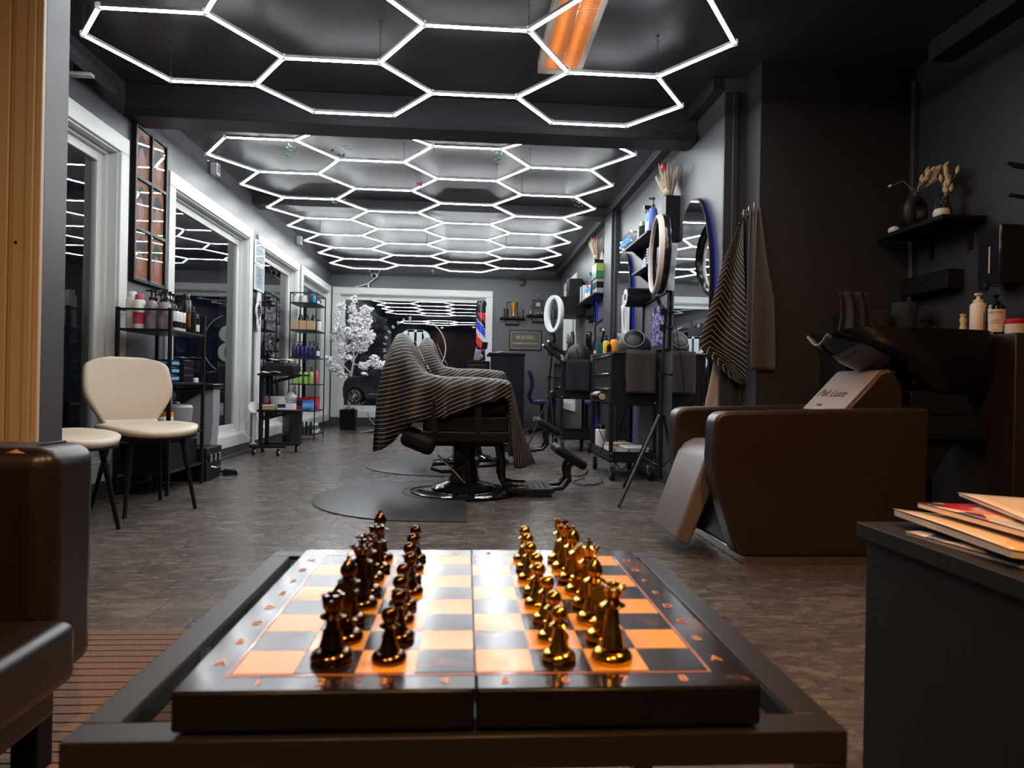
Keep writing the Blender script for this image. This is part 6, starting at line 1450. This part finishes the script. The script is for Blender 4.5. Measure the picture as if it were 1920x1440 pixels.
BR = [[(0.03, 0, 0.80), (-0.08, -0.03, 0.92), (-0.20, -0.05, 1.02), (-0.27, -0.03, 0.92)], [(0.05, 0, 0.95), (0.17, -0.04, 0.92), (0.30, -0.05, 0.98), (0.42, -0.04, 0.93)],
      [(0.06, 0, 1.0), (0.16, 0.02, 1.18), (0.24, 0.0, 1.38), (0.30, 0.0, 1.55)], [(0.05, 0, 1.1), (-0.08, 0, 1.25), (-0.15, -0.02, 1.42), (-0.14, 0.0, 1.60)],
      [(0.05, 0, 1.2), (0.10, -0.05, 1.45), (0.20, -0.04, 1.65), (0.26, -0.02, 1.74)], [(0.03, 0, 0.78), (-0.10, 0.04, 0.80), (-0.20, 0.02, 0.84), (-0.12, -0.02, 0.70)], [(0.03, 0, 1.45), (0.0, 0, 1.62), (-0.03, 0, 1.72), (-0.12, 0, 1.76)]]
for b in BR: branch(b, 0.011, 0.003)
g1 = B(); flat = []
def puff(g, c, r):
    for k in range(4):
        p = c + Vector([random.uniform(-1, 1) for _ in range(3)]) * r * 0.7
        nrm = Vector([random.uniform(-1, 1) for _ in range(3)]).normalized(); u = nrm.orthogonal().normalized(); v = nrm.cross(u)
        ring_ = [p + (u * math.cos(a) + v * math.sin(a)) * r * (0.8 + 0.2 * math.sin(5 * a)) + nrm * 0.25 * r for a in [2 * PI * q / 8 for q in range(8)]]
        g.add([p] + ring_, [(0, 1 + q, 1 + (q + 1) % 8) for q in range(8)])
def cloud(c, rx, rz, n):
    for k in range(n):
        while True:
            q = Vector([random.uniform(-1, 1) for _ in range(3)])
            if q.length < 1: break
        puff(g1, Vector(c) + Vector((q.x * rx, q.y * rx * 0.75, q.z * rz)), random.uniform(0.012, 0.020))
for c, rx, rz, n in (((0.05, 0, 1.88), 0.05, 0.07, 24), ((0.03, 0, 1.72), 0.07, 0.10, 60), ((-0.13, 0, 1.77), 0.06, 0.05, 36), ((0.23, 0, 1.72), 0.09, 0.07, 70), ((0.10, 0, 1.57), 0.13, 0.12, 170), ((0.24, -0.02, 1.56), 0.08, 0.10, 70), ((-0.17, 0, 1.62), 0.06, 0.09, 50), ((-0.14, -0.02, 1.44), 0.11, 0.09, 110),
                     ((0.08, -0.03, 1.38), 0.18, 0.12, 260), ((0.26, -0.02, 1.34), 0.10, 0.13, 120), ((-0.20, 0, 1.34), 0.08, 0.10, 70), ((0.14, 0, 1.20), 0.14, 0.10, 150), ((-0.08, 0, 1.18), 0.11, 0.09, 90), ((-0.05, -0.02, 1.03), 0.10, 0.06, 60), ((-0.27, -0.03, 0.98), 0.08, 0.07, 70), ((-0.19, -0.04, 0.88), 0.10, 0.07, 90), ((-0.10, -0.03, 0.80), 0.07, 0.06, 50), ((-0.03, -0.02, 0.71), 0.045, 0.05, 24), ((0.22, -0.04, 0.93), 0.10, 0.06, 80), ((0.36, -0.04, 1.00), 0.08, 0.09, 80), ((0.45, -0.04, 0.94), 0.09, 0.06, 70)):
    cloud(c, rx, rz, n)
o = obj('blossom', g1, m_bloss, tt); o['kind'] = 'stuff'
# toy car seat
m_carp = mat('glossy black car paint', (0.010, 0.011, 0.014), 0.12, coat=0.8)
cr = thing('toy_car_seat', 'black toy car barber seat with silver wheel behind the first cape', 'toy car', (-1.27, 9.45, 0))
side = [(-0.36, 0.46), (-0.37, 0.60), (-0.345, 0.70), (-0.30, 0.755), (-0.10, 0.770), (-0.05, 0.79), (0.0, 0.855), (0.06, 0.885), (0.16, 0.885), (0.20, 0.80), (0.36, 0.775), (0.38, 0.60), (0.37, 0.48), (0.30, 0.45), (-0.08, 0.47), (-0.10, 0.55), (-0.16, 0.60), (-0.24, 0.60), (-0.30, 0.55), (-0.32, 0.46)]
obj('body', B().prism(side, 'y', -0.20, 0.20), m_carp, cr, bev=0.018, seg=3)
for x in (-0.205, 0.26):
    for y in (-0.205, 0.205):
        w_ = obj('wheel', B().cyl((x, y - 0.03, 0.50), (x, y + 0.03, 0.50), 0.10, n=28), m_black, cr)
        s = -1 if y < 0 else 1
        g = B().tube([(x + 0.075 * math.cos(a), y + s * 0.032, 0.50 + 0.075 * math.sin(a)) for a in [2 * PI * k / 24 for k in range(24)]], 0.006, 6, True).ball((x, y + s * 0.032, 0.50), 0.014, 8)
        for k in range(10): a = k * PI / 5; g.tube([(x, y + s * 0.032, 0.50), (x + 0.075 * math.cos(a), y + s * 0.032, 0.50 + 0.075 * math.sin(a))], 0.0055, 5)
        obj('alloy_rim', g, m_chrome, w_)
obj('windscreen_frame', B().tube([(-0.07, -0.16, 0.79), (0.0, -0.17, 0.90), (0.0, 0.17, 0.90), (-0.07, 0.16, 0.79)], 0.008, 6), m_carp, cr)
obj('steering_wheel', B().tube([(0.08 + 0.05 * math.cos(a) * 0.5, 0.06 * math.sin(a), 0.905 + 0.05 * math.cos(a)) for a in [2 * PI * k / 20 for k in range(20)]], 0.008, 6, True), m_whitep, cr)
obj('door_line', B().tube([(-0.02, -0.202, 0.53), (0.14, -0.202, 0.53)], 0.004, 5), m_chrome, cr)
obj('wing_mirror', B().ball((-0.09, -0.20, 0.80), 0.030, 10, (1.4, 0.8, 0.7)), m_whitep, cr); obj('badge', B().ball((-0.045, -0.205, 0.785), 0.016, 8), m_lblue, cr)
obj('pedestal', B().cyl((0.10, 0, 0.035), (0.10, 0, 0.46), 0.05, n=20), m_blackg, cr); obj('pedestal_base', B().lathe([(0.27, 0), (0.27, 0.012), (0.10, 0.035)], 36, (0.10, 0, 0)), m_chrome, cr)
obj('step_handle', B().tube([(-0.05, -0.10, 0.28), (-0.02, -0.12, 0.20), (0.06, -0.08, 0.10)], 0.008, 6), m_chrome, cr)
# security camera
sc_ = thing('security_camera', 'small white security camera with two aerials on the back wall', 'camera', (-1.43, YF - 0.001, 2.30))
obj('mount', B().cyl((0, 0, 0.03), (0, -0.05, 0.03), 0.022), m_whitep, sc_); obj('body', B().ball((0, -0.085, 0.03), 0.055, 18, (1.05, 0.9, 0.9)), m_whitep, sc_); obj('lens', B().cyl((0, -0.12, 0.02), (0, -0.142, 0.014), 0.028), m_darkp, sc_)
for s in (-1, 1): obj('aerial', B().cyl((s * 0.05, -0.08, 0.05), (s * 0.085, -0.08, 0.12), 0.007), m_whitep, sc_)
obj('cable', B().tube([(0.0, -0.08, -0.02), (-0.10, -0.04, -0.09), (-0.22, -0.03, -0.13), (-0.30, -0.028, -0.15)], 0.009, 6), m_whitep, sc_); obj('plug', B().cyl((-0.10, -0.045, -0.09), (-0.095, -0.045, -0.16), 0.014), m_whitep, sc_)
# window logo and lettering (vinyl on the inside of the pane)
m_vinylw = mat('pale vinyl lettering', (0.62, 0.70, 0.70), 0.5, var=0.03)
GY = YF + 0.0815
lg = thing('window_logo', 'pale vinyl double B logo with circled lettering on the shop window', 'window decal', (-0.80, GY, 1.25))
def letterB(s):
    g = B()
    def halfring(cz, r, th): 
        n = 18; o_ = [(0.09 + r * math.cos(a) * 1.05, cz + r * math.sin(a)) for a in [-PI / 2 + PI * k / n for k in range(n + 1)]]; i_ = [(0.09 + (r - th) * math.cos(a) * 0.9, cz + (r - th * 0.35) * math.sin(a)) for a in [PI / 2 - PI * k / n for k in range(n + 1)]]
        return o_ + i_
    for p in (halfring(0.135, 0.135, 0.085), halfring(-0.145, 0.150, 0.090)):
        g.prism([(s * x, z) for x, z in p], 'y', -0.003, 0)
    g.lohi((min(s * 0.02, s * 0.10), -0.003, -0.295), (max(s * 0.02, s * 0.10), 0, 0.27))
    for z in (0.255, -0.012, -0.280): g.lohi((min(s * 0.0, s * 0.12), -0.003, z - 0.018), (max(s * 0.0, s * 0.12), 0, z + 0.018))
    return g
obj('letter', letterB(1), m_vinylw, lg); obj('letter', letterB(-1), m_vinylw, lg)
obj('circle_line', B().tube([(0.475 * math.cos(a), -0.002, -0.02 + 0.475 * math.sin(a)) for a in [-PI / 2.3 + (PI / 2.3 + PI / 2.7) * k / 40 for k in range(41)]], 0.008, 4), m_vinylw, lg)
arc = 'BARBERSHOP'
for k, chn in enumerate(arc):
    a = PI * 0.56 + (PI * 0.60) * k / (len(arc) - 1)
    # read from the street, so mirrored from inside
    lettering('round_letter', chn, 0.075, m_vinylw, lg, (0.475 * math.cos(a), -0.0025, -0.02 + 0.475 * math.sin(a)), (PI / 2, -(a - PI / 2), 0), 0.0012, 0.0, (-1, 1, 1))
# reception desk
m_desk = mat('satin black lacquer', (0.007, 0.008, 0.012), 0.5, spec=0.1, var=0.1, scale=10)
dk = thing('reception_desk', 'black reception desk with gold edged drawers', 'desk', (0, 0, 0))
obj('front_panel', B().lohi((0.33, 9.22, 0.0), (0.79, 9.26, 1.09)), m_desk, dk, bev=0.003); obj('side_panel', B().lohi((0.75, 9.26, 0), (0.79, 10.0, 1.09)), m_desk, dk)
obj('top', B().lohi((0.30, 9.20, 1.09), (0.80, 10.02, 1.118)), m_desk, dk, bev=0.003); obj('return_top', B().lohi((-0.02, 9.45, 0.985), (0.33, 10.0, 1.01)), m_desk, dk); obj('return_body', B().lohi((0.0, 9.47, 0.0), (0.33, 9.98, 0.985)), m_desk, dk)
for z in (0.86, 0.965):
    d = obj('drawer', B().lohi((0.02, 9.455, z - 0.09), (0.31, 9.47, z)), m_desk, dk, bev=0.002); obj('gold_edge', B().lohi((0.03, 9.448, z - 0.014), (0.30, 9.456, z - 0.004)), m_gold, d)
oc = thing('office_chair', 'dark navy office chair edge showing behind the reception desk', 'chair', (1.0, 9.75, 0))
obj('backrest', B().grid(lambda u, v: (-0.10 + 0.05 * math.sin(PI * v), (u - 0.5) * 0.35, 0.52 + 0.38 * v), 8, 10), m_navy, oc, solid=0.03); obj('seat', B().lohi((-0.07, -0.2, 0.42), (0.30, 0.2, 0.49)), m_navy, oc, bev=0.02); obj('column', B().cyl((0.1, 0, 0.04), (0.1, 0, 0.42), 0.025), m_black, oc)
for k in range(5): obj('foot', B().tube([(0.1, 0, 0.06), (0.1 + 0.22 * math.cos(k * 1.257), 0.22 * math.sin(k * 1.257), 0.02)], 0.018, 6), m_black, oc)
obj('back_stem', B().tube([(-0.02, 0, 0.45), (-0.08, 0, 0.48), (-0.085, 0, 0.60)], 0.015, 6), m_black, oc)
dkz = 1.1185
cloth('flyer_stack', 'untidy stack of colourful flyers on the reception desk', (0.50, 9.36, dkz), 0.34, 0.18, 0.02, cover('flyer print', [(0.8, 0.6, 0.3), (0.7, 0.3, 0.4), (0.85, 0.8, 0.7), (0.4, 0.3, 0.6)], 18), 5, 'flyers')
t = thing('card_terminal', 'tilted card terminal on the reception desk end', 'terminal', (0.16, 9.62, 1.0105)); obj('base', B().box((0, 0, 0.008), (0.10, 0.10, 0.016)), m_black, t); obj('body', B().box((0, 0, 0.085), (0.085, 0.03, 0.15), E3(0.3, 0, 0.4)), m_greyp, t, bev=0.004)
t = thing('desk_screen', 'small black screen on a stand by the lit barber pole', 'screen', (0.255, 9.60, 1.0105)); obj('stand', B().cyl((0, 0, 0), (0, 0, 0.18), 0.01), m_black, t); obj('screen', B().box((0.0, -0.01, 0.22), (0.09, 0.02, 0.10), E3(0.3, 0, 0.6)), m_darkp, t, bev=0.003)
# led barber pole
pl = thing('barber_pole', 'led barber pole with red white and blue dots by the window', 'barber pole', (0.215, 10.30, 1.011))
obj('stand', B().cyl((0, 0, -1.005), (0, 0, 0.06), 0.05).lathe([(0.15, -1.011), (0.15, -1.0), (0.06, -0.98)], 28), m_chrome, pl)
obj('core', B().cyl((0, 0, 0.06), (0, 0, 0.86), 0.066, n=24), m_darkp, pl); obj('top_cap', B().lathe([(0.078, 0.86), (0.078, 0.90), (0.06, 0.93), (0, 0.94)], 24), m_darkp, pl); obj('lower_cap', B().lathe([(0.078, 0.05), (0.078, 0.08), (0.07, 0.09)], 24), m_darkp, pl)
dots = {'red': B(), 'white': B(), 'blue': B()}
for i in range(40):
    for j in range(22):
        ph = (j / 22 + i / 24.0) % 1.0; a = 2 * PI * j / 22; zz = 0.10 + i * 0.0188
        if i > 34: continue
        key = 'red' if ph < 0.30 else 'white' if ph < 0.50 else 'blue' if ph < 0.78 else 'white' if ph < 0.82 else None
        if not key: continue
        c = Vector((0.067 * math.cos(a), 0.067 * math.sin(a), zz)); u = Vector((-math.sin(a), math.cos(a), 0)) * 0.0038; v = Vector((0, 0, 0.0044)); nrm = Vector((math.cos(a), math.sin(a), 0)) * 0.001
        dots[key].add([c + nrm - u - v, c + nrm + u - v, c + nrm + u + v, c + nrm - u + v], [(0, 1, 2, 3)])
for key, col in (('red', (1, 0.03, 0.03)), ('white', (0.8, 0.9, 1)), ('blue', (0.05, 0.08, 1))):
    o = obj(key + '_led_dots', dots[key], emat(key + ' led', col, 3.0), pl); o['kind'] = 'stuff'
# trophies
def tshelf(label, x0, x1, z):
    t = thing('trophy_shelf', label, 'shelf', (0, 0, 0)); obj('board', B().lohi((x0, YF - 0.12, z - 0.02), (x1, YF - 0.001, z)), m_black, t, bev=0.002); obj('lower_lip', B().lohi((x0 + 0.09, YF - 0.05, z - 0.11), (x1 - 0.10, YF - 0.001, z - 0.09)).lohi((x0 + 0.09, YF - 0.02, z - 0.09), (x0 + 0.10, YF - 0.001, z - 0.02)).lohi((x1 - 0.11, YF - 0.02, z - 0.09), (x1 - 0.10, YF - 0.001, z - 0.02)), m_black, t)
    obj('back_frame', B().lohi((x0 + 0.10, YF - 0.012, z), (x0 + 0.112, YF - 0.001, z + 0.24)).lohi((x1 - 0.13, YF - 0.012, z), (x1 - 0.118, YF - 0.001, z + 0.24)).lohi((x0 + 0.10, YF - 0.012, z + 0.24), (x1 - 0.118, YF - 0.001, z + 0.252)), m_black, t)
    return z + 0.0005
za = tshelf('black shelf with a golden cup on the back wall', 0.515, 0.915, 1.735); zb = tshelf('black shelf with a round plaque on the back wall', 0.930, 1.315, 1.785)
ty = YF - 0.065
m_amber = mat('amber cup', (0.80, 0.36, 0.02), 0.25, metal=0.4)
t = thing('trophy_cup', 'tall amber gold trophy cup on the lower trophy shelf', 'trophy', (0.725, ty, za)); obj('base', B().lathe([(0.035, 0), (0.035, 0.02), (0.018, 0.03)], 18), m_darkp, t); obj('cup', B().lathe([(0.018, 0.03), (0.014, 0.09), (0.022, 0.13), (0.040, 0.20), (0.046, 0.235), (0.040, 0.235), (0.0, 0.19)], 20), m_amber, t)
def figure(label, x, z, h, m):
    t = thing('trophy_figure', label, 'trophy', (x, ty, z)); obj('base', B().box((0, 0, 0.012), (0.040, 0.035, 0.024)), m_black, t, bev=0.002); obj('column', B().lathe([(0.010, 0.024), (0.008, h * 0.55), (0.013, h * 0.75), (0.006, h * 0.8)], 12), m, t); obj('ball', B().ball((0, 0, h * 0.88), h * 0.09, 10), m, t)
figure('dark trophy with round head, first on the lower trophy shelf', 0.585, za, 0.15, m_blackm); figure('dark trophy with round head left of the amber cup', 0.635, za, 0.15, m_blackm); figure('dark trophy with round head at the far end of the lower trophy shelf', 0.875, za, 0.14, m_blackm); figure('small bright gold trophy right of the amber cup', 0.815, za, 0.10, m_gold)
figure('gold trophy figure at the left of the upper trophy shelf', 0.995, zb, 0.16, m_gold); figure('short gold trophy below the round plaque', 1.115, zb, 0.07, m_gold); figure('gold trophy figure at the right of the upper trophy shelf', 1.175, zb, 0.10, m_gold)
t = thing('round_plaque', 'round black hanging plaque with white double B emblem', 'plaque', (1.115, YF - 0.016, 1.955)); obj('disc', B().cyl((0, 0, 0), (0, -0.012, 0), 0.075, n=30), m_darkp, t); lettering('emblem', 'B', 0.075, m_wl, t, (0.016, -0.0135, 0), (PI / 2, 0, 0), 0.0006); lettering('emblem', 'B', 0.075, m_wl, t, (-0.016, -0.0135, 0), (PI / 2, 0, 0), 0.0006, 0, (-1, 1, 1)); obj('cord', B().tube([(0, -0.004, 0.075), (0, 0.0, 0.14)], 0.003, 5), m_black, t); obj('nail', B().ball((0, 0.0, 0.145), 0.010, 8), m_whitep, t)
# name sign
sg = thing('name_sign', 'black framed sign with gold lettering on the back wall', 'sign', (0.925, YF - 0.001, 1.393))
obj('panel', B().box((0, -0.008, 0), (0.50, 0.014, 0.30)), m_skirt, sg)
for x in (-0.249, 0.249): obj('frame_bar', B().box((x, -0.012, 0), (0.012, 0.024, 0.312)), m_black, sg)
for z in (-0.15, 0.15): obj('frame_bar', B().box((0, -0.012, z), (0.486, 0.024, 0.012)), m_black, sg)
m_dgold = mat('dull gold leaf', (0.45, 0.33, 0.12), 0.35, metal=0.6)
for z in (-0.134, 0.134): obj('gold_line', B().box((0, -0.0158, z), (0.455, 0.0016, 0.004)), m_dgold, sg)
for x in (-0.228, 0.228): obj('gold_line', B().box((x, -0.0158, 0), (0.004, 0.0016, 0.264)), m_dgold, sg)
for x in (-0.225, 0.225):
    for z in (-0.131, 0.131): obj('stud', B().ball((x, -0.018, z), 0.008, 8), m_gold, sg)
lettering('gold_letters', 'BLESSED', 0.078, m_dgold, sg, (0, -0.0165, 0.040), (PI / 2, 0, 0), 0.001); lettering('gold_letters', 'BARBERSHOP.COM', 0.046, m_dgold, sg, (0, -0.0165, -0.052), (PI / 2, 0, 0), 0.001)
tag(obj('smoke_detector', B().lathe([(0.062, 0), (0.062, 0.02), (0.045, 0.035), (0, 0.037)], 26, (0, 0, 0), E3(PI / 2, 0, 0)), m_skirt, None, loc=(0.86, YF - 0.001, 2.30)), 'round dark detector on the back wall below the lights', 'detector')
# socket by the desk, leafy plant seen through the ring
t = thing('wall_socket', 'white double socket low on the back wall', 'socket', (1.12, YF - 0.017, 0.16)); obj('plate', B().box((0, -0.008, 0), (0.09, 0.016, 0.06)), m_whitep, t, bev=0.003); obj('plug', B().cyl((-0.02, -0.016, 0), (-0.02, -0.045, 0), 0.014), m_black, t)
random.seed(4); g = B()
for k in range(120):
    c = Vector((random.gauss(0, 0.05), random.gauss(0, 0.04), random.uniform(0.02, 0.30))); a = random.uniform(0, 6.28); d = Vector((math.cos(a), math.sin(a), 0.3)) * 0.03; s = d.cross(Vector((0, 0, 1))).normalized() * 0.012
    g.add([c, c + d * 0.5 + s, c + d, c + d * 0.5 - s], [(0, 1, 2, 3)])
t = thing('trailing_plant', 'dark leafy plant on the back wall seen through the lit ring', 'plant', (1.36, YF - 0.10, 1.30)); o = obj('leaves', g, m_leaf, t, solid=0.001); o['kind'] = 'stuff'; obj('pot', B().lathe([(0.04, -0.06), (0.055, 0.03), (0.05, 0.03)], 16), m_black, t); obj('wall_ring', B().box((0, 0.072, 0.0), (0.03, 0.055, 0.02)), m_black, t)
